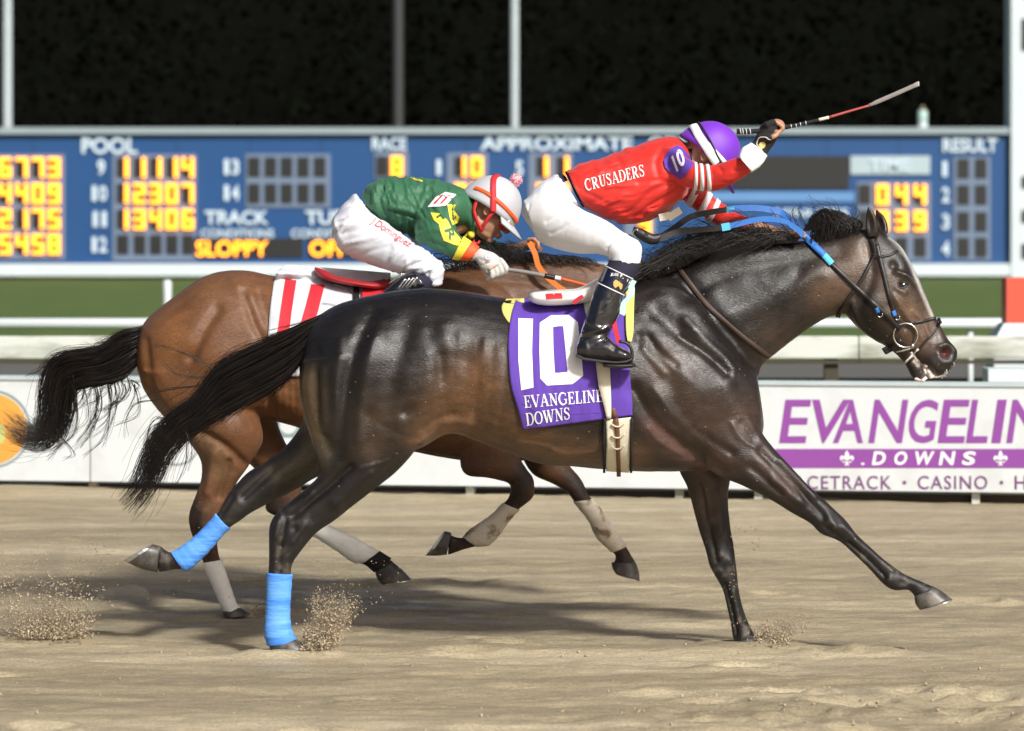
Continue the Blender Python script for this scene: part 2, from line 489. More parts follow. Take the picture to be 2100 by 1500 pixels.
def hair(polys, r0=0.0016, n=3):
    """polys: list of (k,3) world polylines -> one mesh of thin tapering strands"""
    V = []; F = []; base = 0
    for P in polys:
        P = np.asarray(P); k = len(P)
        R = r0 * random.uniform(0.7, 1.25) * np.linspace(1, 0.25, k) ** 0.7
        v, f = tube(P, R, n, caps=False)
        V.append(v); F.append(np.array(f) + base); base += len(v)
    return np.concatenate(V), np.concatenate(F)

def bundle(U, L, Yc, count, ysp, jit=6, lenvar=0.3, sub=3, bias=1.0, minlen=0.45):
    U = cat_interp(U, sub); L = cat_interp(L, sub); k = len(U)
    out = []
    for i in range(count):
        t = random.random() ** bias
        e = min(1.0, max(minlen, 1.0 - lenvar * random.random() ** 1.25))
        kk = max(4, int(k * e))
        q = U[:kk] * (1 - t) + L[:kk] * t
        s = np.linspace(0, 1, kk)
        ph = random.uniform(0, 6.28); fr = random.uniform(1.5, 4)
        off = jit * s ** 1.3
        ang = random.uniform(0, 6.28)
        q = q + np.stack([np.cos(ang) * off + np.sin(ph + fr * s) * off * 0.5, np.sin(ang) * off + np.cos(ph * 2 + fr * s) * off * 0.5], 1)
        yy = Yc + random.gauss(0, 1) * ysp * (0.45 + 0.55 * np.sin(np.clip(s * 1.3 + 0.2, 0, 1) * math.pi)) + 0.01 * np.sin(ph + 4 * s)
        out.append(np.array([W(a, b, y) for (a, b), y in zip(q, yy)]))
    return out

def loose(curves, Yc, rep=3, jit=5, ysp=0.03, sub=5):
    out = []
    for c in curves:
        for r in range(rep):
            q = cat_interp(np.array(c, float) + rng.normal(0, jit, (len(c), 2)) * np.linspace(0.3, 1, len(c))[:, None], sub)
            y = Yc + random.gauss(0, ysp)
            out.append(np.array([W(a, b, y + 0.01 * math.sin(i * .5 + r)) for i, (a, b) in enumerate(q)]))
    return out

def hoof_part(parent, secs, Y, name="hoof", shoe=True):
    V, F = loft(secs, Y, n=20, sub=4, e=0.85)
    h = mk(name, V, F, M['hoof'], parent)
    if shoe:
        a = np.array(secs[-1][:4], float); b = np.array(secs[-2][:4], float)
        d = (a - b); d /= np.linalg.norm(d[:2]) + 1e-6
        s2 = [tuple(list(a - d * 0.2) + list([secs[-1][4] + .0015]) + list(secs[-1][5:])), tuple(list(a + d * 2.6) + list([secs[-1][4] + .001]) + list(secs[-1][5:]))]
        V, F = loft(s2, Y, n=20, sub=2, e=0.85)
        mk("horseshoe", V, F, M['shoe'], h, smooth=False)
    return h

def bandage(parent, secs, Y, a, b, m, g=0.005):
    """wrapped bandage following the leg between two stations, with overlapping turns"""
    V, F = loft(secs, Y, n=28, sub=10, grow=g, t0=a, t1=b)
    n = 28; k = len(V) // n
    Vr = V.reshape(k, n, 3)
    c = Vr.mean(1, keepdims=True)
    turns = 7
    ph = np.linspace(0, turns, k)[:, None] + np.linspace(0, 1, n, endpoint=False)[None, :]
    sc = 1 + 0.05 * (1 - (ph % 1.0)) + 0.02 * vnoise(ph * 3, np.linspace(0, 9, n)[None, :] + 0 * ph, 5)
    Vr = c + (Vr - c) * sc[:, :, None]
    return mk("leg_bandage", Vr.reshape(-1, 3), F, m, parent)

def ear(parent, base, tip, w, Y, m, mc, tilt=0.0):
    b = np.array(base, float); t = np.array(tip, float)
    d = t - b; nrm = np.array([-d[1], d[0]]); nrm /= np.linalg.norm(nrm)
    prof = [(0, .75), (.12, .95), (.35, 1.0), (.6, .85), (.8, .55), (.93, .25), (1, .04)]
    secs = []
    for s, f in prof:
        c = b + d * s + nrm * 3 * math.sin(s * 3.1)
        p = c + nrm * w * f; q = c - nrm * w * f
        secs.append((p[0], p[1], q[0], q[1], 0.026 * f, tilt * s))
    V, F = loft(secs, Y, n=18, sub=4)
    # cup the front face of the ear
    Q = pix(V)
    ax = np.clip(((Q - b) @ d) / (d @ d), 0, 1)
    side = (Q - b - ax[:, None] * d) @ nrm
    cup = np.exp(-(side / (w * .55)) ** 2) * np.exp(-((ax - .45) / .35) ** 2)
    V[:, 1] += np.where(V[:, 1] < (Y + tilt * ax), cup * 0.022, 0)
    col = np.tile(np.array(mc), (len(V), 1))
    return mk("ear", V, F, m, parent, col=col)

def build_horse(name, label, Y, trunk, neck, head, jaw, legs, strokes, coatmat, base, pstrokes, loc, voxel=0.0075):
    root = thing(name, loc, label, "horse")
    mb = MB()
    mb.add(*loft(trunk, Y, n=36, sub=5, egg=0.10, e=0.92))
    mb.add(*loft(neck, Y, n=28, sub=5, egg=0.12))
    mb.add(*loft(head, Y, n=28, sub=5, e=0.88))
    mb.add(*loft(jaw, Y, n=18, sub=4))
    for L in legs:
        a, b = np.array(L[-1], float), np.array(L[-2], float); d = a[:4] - b[:4]
        L = L + [tuple(list(a[:4] + d * .45) + [a[4] * .92, a[5]])]
        mb.add(*loft(L, Y, n=20, sub=5))
    V, F = mb.get()
    V, F = remesh(V, F, voxel)
    Q = pix(V)
    w = .38 + .62 * np.clip((V[:, 2] - .5) / .22, 0, 1)
    V = smooth(V, F, 8, 0.55, -0.52, w)
    V = sculpt(V, F, [(p, r, h * (1.6 if max(q[1] for q in p) > 1000 else 1.3)) for p, r, h in strokes])
    V = smooth(V, F, 1, 0.5, -0.5)
    N = normals(V, F)
    r = fbm(V[:, 0] * 9 + V[:, 1] * 3, V[:, 2] * 9, 3, 3)
    V = V + N * (r * 0.003)[:, None]
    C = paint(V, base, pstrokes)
    mud = np.clip(fbm(V[:, 0] * 38, V[:, 2] * 38 + V[:, 1] * 20, 31, 3) * 3 - .55, 0, 1) * np.clip((.62 - V[:, 2]) / .5, 0, 1) * .55
    C = C * (1 - mud[:, None]) + np.array((.20, .155, .10)) * mud[:, None]
    C = np.concatenate([C, (.16 * np.clip((.75 - V[:, 2]) / .25, 0, 1) + .12 * mud)[:, None]], 1)
    body = mk("body", V, F, coatmat, root, col=C)
    bvh = BVHTree.FromPolygons(V.tolist(), F.tolist())
    return root, body, bvh

# ---- near horse ----------------------------------------------------------
YN = 0.0
n_trunk = [(616, 735, 615, 790, .07), (640, 665, 636, 860, .17), (690, 626, 690, 925, .245), (780, 602, 770, 940, .275), (870, 592, 855, 922, .285),
           (950, 597, 925, 890, .275), (1040, 612, 1005, 915, .285), (1120, 614, 1100, 949, .295), (1200, 603, 1190, 959, .29),
           (1290, 580, 1290, 966, .262), (1350, 562, 1370, 968, .245), (1420, 580, 1450, 965, .225), (1490, 650, 1515, 962, .19),
           (1538, 725, 1555, 915, .13), (1552, 775, 1565, 875, .06)]
n_neck = [(1300, 578, 1490, 830, .15), (1387, 546, 1553, 775, .125), (1440, 519, 1563, 750, .108), (1500, 497, 1600, 718, .096),
          (1570, 493, 1640, 688, .088), (1640, 494, 1690, 655, .084), (1710, 487, 1722, 645, .082), (1775, 470, 1742, 646, .080), (1805, 480, 1760, 640, .075)]
OFN = -0.13
leg_nf = [(1500, 780, 1400, 880, .08, -.12), (1552, 872, 1455, 965, .082, -.13), (1590, 923, 1525, 998, .072, -.135), (1627, 963, 1580, 1026, .060, -.135),
          (1667, 1005, 1627, 1054, .048, -.13), (1704, 1038, 1662, 1074, .041, -.13), (1735, 1068, 1683, 1095, .044, -.13), (1756, 1094, 1720, 1110, .035, -.13),
          (1785, 1122, 1750, 1136, .026, -.13), (1812, 1146, 1778, 1163, .026, -.13), (1845, 1171, 1808, 1196, .033, -.13), (1868, 1184, 1832, 1211, .031, -.13),
          (1893, 1194, 1862, 1210, .027, -.13), (1914, 1203, 1876, 1224, .033, -.13)]
leg_ff = [(1500, 860, 1395, 880, .075, .10), (1500, 965, 1390, 955, .075, .12), (1495, 1005, 1408, 998, .064, .125), (1494, 1034, 1419, 1034, .054, .13),
          (1498, 1085, 1434, 1090, .044, .13), (1505, 1120, 1447, 1128, .042, .13), (1510, 1155, 1455, 1160, .045, .13), (1513, 1186, 1468, 1184, .040, .13),
          (1516, 1212, 1482, 1210, .031, .13), (1523, 1242, 1489, 1240, .026, .13), (1533, 1272, 1497, 1274, .027, .13), (1546, 1300, 1502, 1303, .032, .13),
          (1556, 1316, 1507, 1324, .031, .13)]
leg_nh = [(805, 720, 620, 740, .11, -.14), (845, 800, 614, 800, .125, -.14), (862, 880, 622, 850, .12, -.14), (855, 920, 642, 915, .105, -.14), (815, 966, 655, 968, .085, -.14),
          (770, 1003, 632, 998, .067, -.14), (727, 1036, 600, 1023, .055, -.14), (690, 1066, 568, 1050, .048, -.14), (650, 1094, 553, 1076, .046, -.14),
          (620, 1128, 551, 1110, .041, -.14), (601, 1156, 551, 1145, .033, -.14), (597, 1178, 550, 1175, .029, -.14), (594, 1215, 549, 1215, .029, -.14),
          (592, 1262, 547, 1262, .030, -.14), (598, 1298, 545, 1300, .036, -.14), (612, 1320, 552, 1326, .034, -.14)]
leg_fh = [(612, 800, 690, 900, .10, .10), (622, 860, 668, 965, .095, .12), (590, 911, 634, 988, .073, .12), (545, 946, 590, 1013, .058, .12), (507, 969, 545, 1037, .048, .12),
          (484, 994, 512, 1054, .045, .12), (464, 1020, 488, 1071, .041, .12), (446, 1053, 472, 1081, .032, .12), (425, 1078, 453, 1099, .028, .12),
          (400, 1103, 430, 1126, .029, .12), (378, 1120, 406, 1150, .033, .12), (357, 1133, 385, 1167, .035, .12), (343, 1131, 357, 1169, .029, .12), (331, 1122, 335, 1173, .033, .12)]
n_strokes = [
    ([(1545, 760), (1500, 690), (1430, 610), (1392, 565)], 18, -.008), ([(1345, 640), (1400, 690), (1470, 745), (1545, 840)], 18, -.009),
    ([(1395, 800)], 75, .022), ([(1500, 800), (1535, 850)], 38, .016), ([(1300, 800), (1345, 870), (1420, 930), (1480, 965)], 14, -.014),
    ([(1320, 700), (1370, 780), (1400, 860)], 20, -.007), ([(1430, 725), (1490, 780)], 20, .007), ([(1370, 740), (1440, 800)], 20, .006),
    ([(1330, 610), (1390, 660)], 24, -.008), ([(1580, 725), (1640, 680), (1720, 640)], 12, -.010),
    ([(1400, 610), (1500, 560), (1600, 540), (1720, 520)], 18, -.007), ([(1460, 660), (1560, 620), (1680, 560)], 26, .008),
    ([(920, 676)], 30, .008), ([(955, 745), (962, 830)], 36, -.014), ([(890, 690), (910, 780), (900, 870)], 20, -.006), ([(905, 720)], 36, .008),
    ([(860, 905), (905, 875), (960, 868)], 10, .014), ([(880, 890), (930, 862)], 16, -.012), ([(765, 640), (725, 740), (700, 850), (690, 930)], 15, -.011),
    ([(840, 660), (810, 760), (800, 850)], 22, -.007), ([(740, 720)], 70, .018), ([(820, 880)], 36, .016), ([(840, 840)], 12, -.006), ([(650, 720), (652, 850), (675, 930)], 13, -.010),
    ([(855, 935), (800, 968)], 14, -.008), ([(720, 960), (660, 1010), (600, 1058)], 9, -.012), ([(760, 970), (690, 1030)], 14, .008), ([(585, 1060), (575, 1120)], 7, -.006),
    ([(625, 1075), (600, 1110)], 8, .006), ([(605, 1085)], 6, -.006), ([(572, 1072), (566, 1100)], 7, .006), ([(575, 1120), (572, 1175)], 5, -.005),
    ([(1560, 925), (1620, 985), (1690, 1060)], 8, -.009), ([(1585, 985), (1640, 1030)], 8, .007), ([(1540, 960), (1600, 1010)], 9, -.008), ([(1600, 945), (1670, 1020)], 6, .006),
    ([(1695, 1060), (1712, 1080)], 8, .007), ([(1728, 1080), (1748, 1098)], 6, .005), ([(1690, 1080), (1725, 1105)], 6, -.005),
    ([(1740, 1114), (1780, 1148), (1815, 1184)], 4, -.008), ([(1752, 1106), (1800, 1146), (1830, 1172)], 4, .004), ([(1822, 1190)], 10, .006), ([(1850, 1195), (1870, 1205)], 7, -.004),
    ([(1436, 1000), (1455, 1090), (1470, 1150)], 7, -.009), ([(1470, 1010), (1478, 1090)], 10, .008), ([(1474, 1140)], 8, .007), ([(1482, 1165)], 6, -.006), ([(1496, 1150)], 7, .006),
    ([(1487, 1200), (1500, 1250), (1510, 1300)], 4, -.008), ([(1503, 1215), (1518, 1280)], 5, .005),
    ([(1785, 625)], 30, .014), ([(1748, 620), (1768, 672), (1800, 700)], 7, .008), ([(1832, 605), (1860, 650), (1885, 690)], 5, .007), ([(1825, 625), (1858, 672)], 7, -.007),
    ([(1838, 558), (1862, 568), (1874, 584)], 5, .011), ([(1851, 585)], 6.5, -.012), ([(1838, 592), (1856, 600)], 4, .006), ([(1833, 545)], 9, -.010), ([(1895, 640), (1918, 690)], 8, -.005),
    ([(1939, 723)], 10, -.026), ([(1928, 712), (1945, 708), (1958, 720)], 5, .009), ([(1925, 725), (1932, 742), (1950, 742)], 5, .006),
    ([(1868, 722), (1888, 745), (1906, 768)], 3.5, -.013), ([(1880, 755)], 9, .006), ([(1915, 745), (1925, 762)], 9, .005), ([(1775, 500), (1790, 560), (1770, 620)], 9, -.006),
    ([(475, 1020), (450, 1060)], 6, -.006), ([(560, 965), (500, 1020)], 8, -.009), ([(600, 950), (540, 1000)], 12, .006),
    ([(1250, 900), (1180, 930), (1060, 925)], 8, .005), ([(1105, 700), (1110, 880)], 12, .002)]
for pts in ([(1060, 905), (1120, 915), (1160, 930), (1220, 925)], [(1330, 880), (1350, 905), (1400, 935)], [(1590, 955), (1625, 990), (1650, 1035)], [(1815, 640), (1840, 660), (1850, 690)], [(1870, 640), (1895, 660), (1905, 690)],
            [(700, 980), (740, 960), (800, 945)], [(1440, 990), (1452, 1040), (1450, 1090)], [(1500, 870), (1520, 900), (1560, 925)], [(640, 1010), (610, 1050)]):
    n_strokes.append((pts, 3.6, .0035))
n_strokes += [([(1395, 690), (1430, 715), (1467, 744), (1488, 765)], 8, -.008), ([(1405, 655), (1440, 695), (1483, 733), (1501, 758)], 9, .006), ([(1455, 655), (1500, 690), (1545, 745)], 13, -.010),
              ([(1320, 715), (1360, 765)], 8, .006), ([(1309, 690)], 10, -.006), ([(1330, 690), (1350, 720), (1385, 750)], 6, -.006), ([(922, 690)], 18, -.004), ([(903, 728), (905, 780)], 13, -.006), ([(946, 686), (941, 771)], 9, .003),
              ([(993, 700), (985, 740)], 8, .003), ([(830, 848)], 9, -.008), ([(1420, 880), (1500, 930)], 8, -.006), ([(1520, 870), (1545, 900)], 9, -.006), ([(1340, 800), (1380, 850), (1440, 900)], 10, .006), ([(1640, 560), (1600, 620), (1590, 690)], 14, -.004),
              ([(660, 760), (664, 880)], 10, .007), ([(700, 700), (690, 800), (690, 900)], 12, .006), ([(770, 700), (745, 800), (735, 900)], 12, .006)]
for k, x in enumerate((985, 1012, 1040)):
    n_strokes.append(([(x, 700 + 12 * k), (x - 6, 800), (x - 18, 880)], 7, -.0014))
BLK = (.010, .008, .0075)
n_paint = [([(1826, 487), (1845, 504), (1866, 538), (1880, 572), (1896, 612), (1912, 648)], 4.2, (.50, .48, .45), .9), ([(1834, 500), (1850, 520)], 5, (.2, .19, .17), .35), ([(985, 790), (935, 860), (1000, 890)], 70, (0.145, 0.072, 0.032), .85), ([(930, 880), (880, 900)], 34, (0.232, 0.123, 0.065), .8), ([(1060, 910), (1180, 935), (1300, 945)], 40, (0.123, 0.065, 0.032), .85),  # pale face stripe first: rim light painted into the coat, with dried flecks
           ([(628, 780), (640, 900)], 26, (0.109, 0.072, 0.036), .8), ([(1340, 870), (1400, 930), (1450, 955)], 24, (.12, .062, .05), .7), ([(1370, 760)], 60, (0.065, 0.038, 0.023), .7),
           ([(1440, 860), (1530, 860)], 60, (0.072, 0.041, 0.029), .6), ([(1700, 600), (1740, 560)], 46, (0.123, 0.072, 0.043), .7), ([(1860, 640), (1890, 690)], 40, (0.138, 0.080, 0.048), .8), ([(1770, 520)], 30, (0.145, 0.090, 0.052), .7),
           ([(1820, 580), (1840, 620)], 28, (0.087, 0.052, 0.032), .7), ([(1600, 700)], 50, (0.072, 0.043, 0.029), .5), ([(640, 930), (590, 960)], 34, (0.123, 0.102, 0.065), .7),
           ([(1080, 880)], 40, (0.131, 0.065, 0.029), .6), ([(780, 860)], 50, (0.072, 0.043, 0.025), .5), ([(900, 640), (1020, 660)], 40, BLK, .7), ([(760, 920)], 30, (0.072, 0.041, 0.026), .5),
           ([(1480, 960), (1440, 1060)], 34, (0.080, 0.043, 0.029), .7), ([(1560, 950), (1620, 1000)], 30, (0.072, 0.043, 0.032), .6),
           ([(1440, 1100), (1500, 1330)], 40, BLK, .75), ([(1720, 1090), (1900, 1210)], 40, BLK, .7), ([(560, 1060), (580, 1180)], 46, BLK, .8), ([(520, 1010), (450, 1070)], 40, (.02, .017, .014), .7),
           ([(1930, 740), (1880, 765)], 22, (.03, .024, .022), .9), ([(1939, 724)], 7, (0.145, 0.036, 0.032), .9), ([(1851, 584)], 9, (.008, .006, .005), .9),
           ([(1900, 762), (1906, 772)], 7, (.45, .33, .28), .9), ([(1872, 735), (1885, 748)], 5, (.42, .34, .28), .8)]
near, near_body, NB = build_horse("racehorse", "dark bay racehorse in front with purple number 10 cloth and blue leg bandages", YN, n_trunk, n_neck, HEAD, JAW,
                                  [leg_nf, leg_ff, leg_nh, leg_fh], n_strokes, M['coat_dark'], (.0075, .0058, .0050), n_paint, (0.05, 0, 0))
hoof_part(near, [(1913, 1202, 1875, 1223, .034, -.13), (1933, 1214, 1877, 1238, .044, -.13), (1951, 1228, 1885, 1250, .050, -.13)], YN)
hoof_part(near, [(1548, 1306, 1504, 1316, .034, .13), (1566, 1318, 1508, 1330, .044, .13), (1578, 1329, 1512, 1341, .050, .13)], YN, shoe=False)
hoof_part(near, [(604, 1308, 552, 1318, .034, -.14), (620, 1318, 556, 1330, .044, -.14), (632, 1330, 560, 1342, .050, -.14)], YN, shoe=False)
hoof_part(near, [(330, 1121, 322, 1174, .035, .12), (325, 1119, 292, 1168, .043, .12), (317, 1117, 262, 1154, .050, .12)], YN)
bandage(near, leg_nh, YN, 0.733, 0.995, M['bandage_blue'])
bandage(near, leg_fh, YN, 0.545, 0.87, M['bandage_blue'])
ear(near, (1788, 486), (1781, 424), 12.5, -.045, M['coat_dark'], (.022, .016, .012), -.02)
ear(near, (1812, 482), (1797, 430), 11, .05, M['coat_dark'], (.022, .016, .012), .02)

def eye_part(parent, px, py, bvh, Y, r=.017):
    o = W(px, py, Y)
    hit = bvh.ray_cast(Vector((0, -CAM_D, CAM_H)), (Vector(o) - Vector((0, -CAM_D, CAM_H))).normalized())[0]
    c = np.array(hit) + np.array([0, r * 0.55, 0])
    V, F = ellipsoid(c, (r * 1.15, r, r * .82), nu=18, nv=12)
    e = mk("eye", V, F, M['eye'], parent)
    V, F = ellipsoid(c + np.array([.009, -.009, -.006]), (.005, .005, .003), nu=10, nv=8)
    mk("eye_white", V, F, M['eye_white'], e)
    # lids
    mb = MB()
    for zz, s in ((.011, 1), (-.0105, -1)):
        P = [c + np.array([x, -r * .80 * math.cos(x / .026) - .002, zz * (1 - (x / .024) ** 2) ]) for x in np.linspace(-.021, .021, 9)]
        mb.add(*tube(P, .0038, 6))
    V, F = mb.get()
    mk("eyelid", V, F, M['black_leather'], e)
eye_part(near, 1851, 585, NB, -.09, .020)

# nostril and mouth
def hit_at(bvh, px, py):
    o = Vector((0, -CAM_D, CAM_H)); d = (Vector(W(px, py, 0)) - o).normalized()
    h = bvh.ray_cast(o, d)
    return (np.array(h[0]), np.array(h[1])) if h[0] is not None else (None, None)
h, _ = hit_at(NB, 1939, 726)
V, F = ellipsoid(h + np.array([0, .005, -.004]), (.009, .005, .006), nu=14, nv=8); mk("nostril_lining", V, F, M['nostril'], near)
mb = MB()
for pts, r in (([(1868, 722), (1880, 738), (1893, 752), (1899, 768)], .008), ([(1898, 748), (1906, 764), (1912, 776)], .011), ([(1856, 744), (1868, 732), (1884, 716)], .0055), ([(1876, 776), (1890, 781), (1900, 774)], .008), ([(1912, 774), (1924, 773), (1936, 768)], .004)):
    P = []
    for a, b in cat_interp(pts, 4):
        q, _ = hit_at(NB, a, b)
        P.append(q + np.array([0, -.001, 0]) if q is not None else W(a, b, -.02))
    mb.add(*tube(P, np.array([r * random.uniform(.7, 1.2) for _ in P]), 6))
V, F = mb.get(); mk("mouth_foam", V, F, M['foam'], near)
# whiskers of sweat drops on the chin
mb = MB()
for i in range(14):
    x, y = 1930 + 2.0 * i * random.uniform(.7, 1.1), 772 - i * 2.2
    P = [W(x, y, -.03 + random.uniform(-.02, .02)), W(x + random.uniform(1, 4), y + random.uniform(3, 8), -.03 + random.uniform(-.02, .02))]
    mb.add(*tube(P, .0012, 4))
V, F = mb.get(); mk("chin_whiskers", V, F, M['bandage_white'], near)

# tail of the near horse
U = [(668, 640), (600, 674), (520, 712), (450, 750), (405, 815), (345, 862), (308, 920), (285, 985), (243, 1046)]
L = [(645, 700), (590, 775), (525, 815), (468, 846), (416, 872), (375, 900), (338, 945), (312, 1000), (258, 1060)]
tl = bundle(U, L, 0.0, 2000, .033, jit=16, lenvar=.9, minlen=.25)
tl += bundle(U, L, 0.0, 120, .05, jit=40, lenvar=.7, minlen=.35)
tl += loose([[(440, 760), (400, 735), (350, 715), (315, 705)], [(430, 775), (370, 770), (330, 745)], [(380, 880), (385, 920), (375, 965), (358, 1000)], [(384, 885), (396, 925), (385, 970)],
             [(340, 865), (310, 880), (300, 930), (306, 965)], [(350, 860), (318, 860), (298, 900), (296, 940)], [(330, 820), (280, 830), (258, 860), (256, 900)], [(300, 930), (280, 965), (284, 990)],
             [(420, 790), (330, 800), (280, 820)], [(560, 790), (545, 815), (530, 832)], [(590, 760), (575, 800), (555, 820)]], 0, 5, 4)
V, F = hair(tl, .0011); mk("tail", V, F, M['hair'], near)

# mane of the near horse
polys = []
for i in range(1700):
    t = random.random()
    base = np.array(cat_interp([(1325, 572), (1387, 548), (1440, 521), (1500, 500), (1570, 496), (1640, 492)], 8))
    j = t * (len(base) - 1); b = base[int(j)] * (1 - j % 1) + base[min(int(j) + 1, len(base) - 1)] * (j % 1)
    ln = random.uniform(60, 135) * (1.0 if b[0] > 1430 else .6)
    up = (random.uniform(-4, 30) if random.random() < .9 else random.uniform(20, 55)) * (1.0 if b[0] < 1600 else .6)
    c = [b + (0, 6), b + (-ln * .25, -up * .8 - 4), b + (-ln * .6, -up - 2 + ln * .10), b + (-ln, -up * .7 + ln * .30 + random.uniform(-8, 10))]
    q = cat_interp(c, 3); y0 = random.gauss(-.02, .03)
    polys.append(np.array([W(a, d, y0 - .05 * (k / len(q))) for k, (a, d) in enumerate(q)]))
for i in range(520):      # the lock lifted over the poll
    t = random.random()
    b = np.array([1662 + 100 * t, 500 - 20 * t]); top = 428 + 26 * abs(t - .45) + random.uniform(0, 16)
    c = [b, b + (random.uniform(-4, 10), -20), (1676 + 55 * t + random.uniform(-7, 7), top), (1662 + 30 * t, top + 6 + random.uniform(-5, 10)), (1650 + random.uniform(-4, 4), 474)]
    if random.random() < .35:
        c = [b, b + (8, -24), (1690 + 50 * t, top), (1735 + random.uniform(-20, 12), top + 14), (1745 + random.uniform(-40, 10), 462 + random.uniform(-14, 6))]
    q = cat_interp(c, 3); y0 = random.gauss(0, .022)
    polys.append(np.array([W(a, d, y0) for (a, d) in q]))
polys += loose([[(1690, 470), (1680, 430), (1655, 415)], [(1720, 470), (1715, 430), (1690, 412)], [(1740, 468), (1752, 440), (1748, 425)], [(1660, 475), (1640, 440), (1645, 422)], [(1400, 545), (1370, 500), (1340, 490)], [(1450, 515), (1400, 470), (1360, 462)], [(1500, 498), (1450, 455), (1410, 455)], [(1560, 492), (1520, 440), (1480, 430)]], 0, 7, 9)
polys += loose([[(1630, 480), (1600, 455), (1580, 428)], [(1640, 478), (1620, 450), (1610, 430)], [(1735, 470), (1752, 468), (1762, 462)], [(1640, 470), (1625, 440), (1632, 425)]], 0, 5, 5)
V, F = hair(polys, .0012); mk("mane", V, F, M['hair'], near)

# ---- far horse -------------------------------------------------------------
YF = 1.35
f_trunk = [(282, 712, 284, 765, .07), (296, 662, 306, 815, .16), (340, 622, 366, 880, .235), (420, 566, 450, 892, .272), (494, 554, 535, 862, .28),
           (560, 566, 590, 872, .275), (650, 575, 660, 893, .285), (740, 580, 740, 912, .295), (820, 575, 840, 925, .285),
           (900, 558, 930, 942, .258), (970, 550, 1010, 950, .24), (1040, 580, 1070, 945, .215), (1100, 650, 1130, 930, .18), (1148, 725, 1168, 880, .12), (1160, 765, 1174, 840, .06)]
f_neck = [(890, 560, 1100, 830, .15), (960, 541, 1160, 790, .125), (1020, 533, 1180, 765, .108), (1080, 528, 1210, 745, .096), (1150, 529, 1240, 725, .088),
          (1210, 537, 1270, 715, .084), (1260, 548, 1285, 715, .082), (1295, 560, 1290, 722, .080), (1318, 574, 1290, 715, .075)]
leg_fs = [(480, 760, 290, 760, .12, -.13), (520, 830, 325, 830, .12, -.13), (540, 900, 362, 870, .11, -.13), (512, 955, 386, 905, .09, -.13), (497, 975, 410, 942, .07, -.13),
          (478, 1002, 412, 978, .056, -.13), (464, 1030, 401, 1016, .048, -.13), (455, 1060, 389, 1048, .046, -.13), (449, 1085, 387, 1070, .045, -.13), (446, 1108, 392, 1095, .038, -.13),
          (448, 1130, 405, 1128, .031, -.13), (454, 1153, 419, 1160, .028, -.13), (470, 1202, 441, 1210, .028, -.13), (483, 1238, 456, 1245, .033, -.13), (492, 1250, 462, 1260, .032, -.13)]
leg_fw = [(560, 800, 430, 830, .11, .12), (574, 880, 450, 900, .10, .12), (606, 950, 520, 960, .085, .12), (618, 990, 548, 1000, .065, .12), (618, 1015, 545, 1030, .052, .12),
          (628, 1040, 548, 1050, .046, .12), (640, 1062, 585, 1066, .042, .12), (660, 1074, 625, 1088, .034, .12), (690, 1087, 660, 1108, .030, .12), (730, 1107, 700, 1134, .030, .12),
          (756, 1122, 726, 1152, .034, .12), (780, 1135, 750, 1156, .030, .12), (800, 1148, 770, 1172, .033, .12)]
leg_fa = [(1060, 880, 940, 900, .075, -.11), (1066, 935, 950, 968, .070, -.12), (1080, 962, 1000, 980, .055, -.12), (1093, 980, 1040, 990, .044, -.12), (1096, 1000, 1047, 1003, .045, -.12),
          (1092, 1022, 1042, 1022, .042, -.12), (1064, 1045, 1033, 1032, .033, -.12), (1042, 1069, 1010, 1056, .028, -.12), (1024, 1094, 985, 1074, .028, -.12), (1002, 1117, 962, 1090, .034, -.12),
          (978, 1121, 951, 1102, .030, -.12), (950, 1128, 936, 1102, .029, -.12), (928, 1136, 926, 1098, .033, -.12)]
leg_fb = [(1150, 900, 1060, 920, .07, .11), (1162, 945, 1090, 970, .062, .12), (1190, 980, 1130, 991, .048, .12), (1200, 1000, 1160, 1007, .044, .12), (1208, 1018, 1174, 1024, .040, .12),
          (1226, 1038, 1186, 1040, .031, .12), (1250, 1072, 1208, 1068, .028, .12), (1268, 1100, 1226, 1104, .032, .12), (1280, 1114, 1248, 1125, .034, .12), (1290, 1130, 1262, 1141, .029, .12), (1303, 1152, 1258, 1156, .034, .12)]
f_strokes = [([(446, 636), (420, 680), (392, 735)], 12, -.014), ([(500, 600), (520, 660), (545, 710)], 9, -.010), ([(480, 580), (510, 610)], 14, .010), ([(372, 740)], 32, -.012), ([(345, 690)], 40, .014),
             ([(425, 720), (470, 760)], 44, .012), ([(300, 700), (310, 800), (345, 860)], 10, -.008), ([(390, 880), (450, 905), (505, 955)], 9, -.012), ([(550, 790), (560, 850)], 9, -.016), ([(470, 880)], 36, .014),
             ([(420, 640)], 60, .008), ([(440, 930), (425, 1010)], 9, .008), ([(470, 950), (450, 1020)], 8, -.010), ([(418, 1050), (410, 1080)], 7, .006), ([(1000, 575), (1100, 580), (1220, 600)], 10, -.006),
             ([(530, 600), (552, 660)], 12, -.008), ([(565, 800), (610, 850)], 20, .008), ([(960, 905), (930, 940), (990, 955)], 20, .006)]
for x in (577, 590, 603): f_strokes.append(([(x, 780), (x + 4, 850)], 4, -.003))
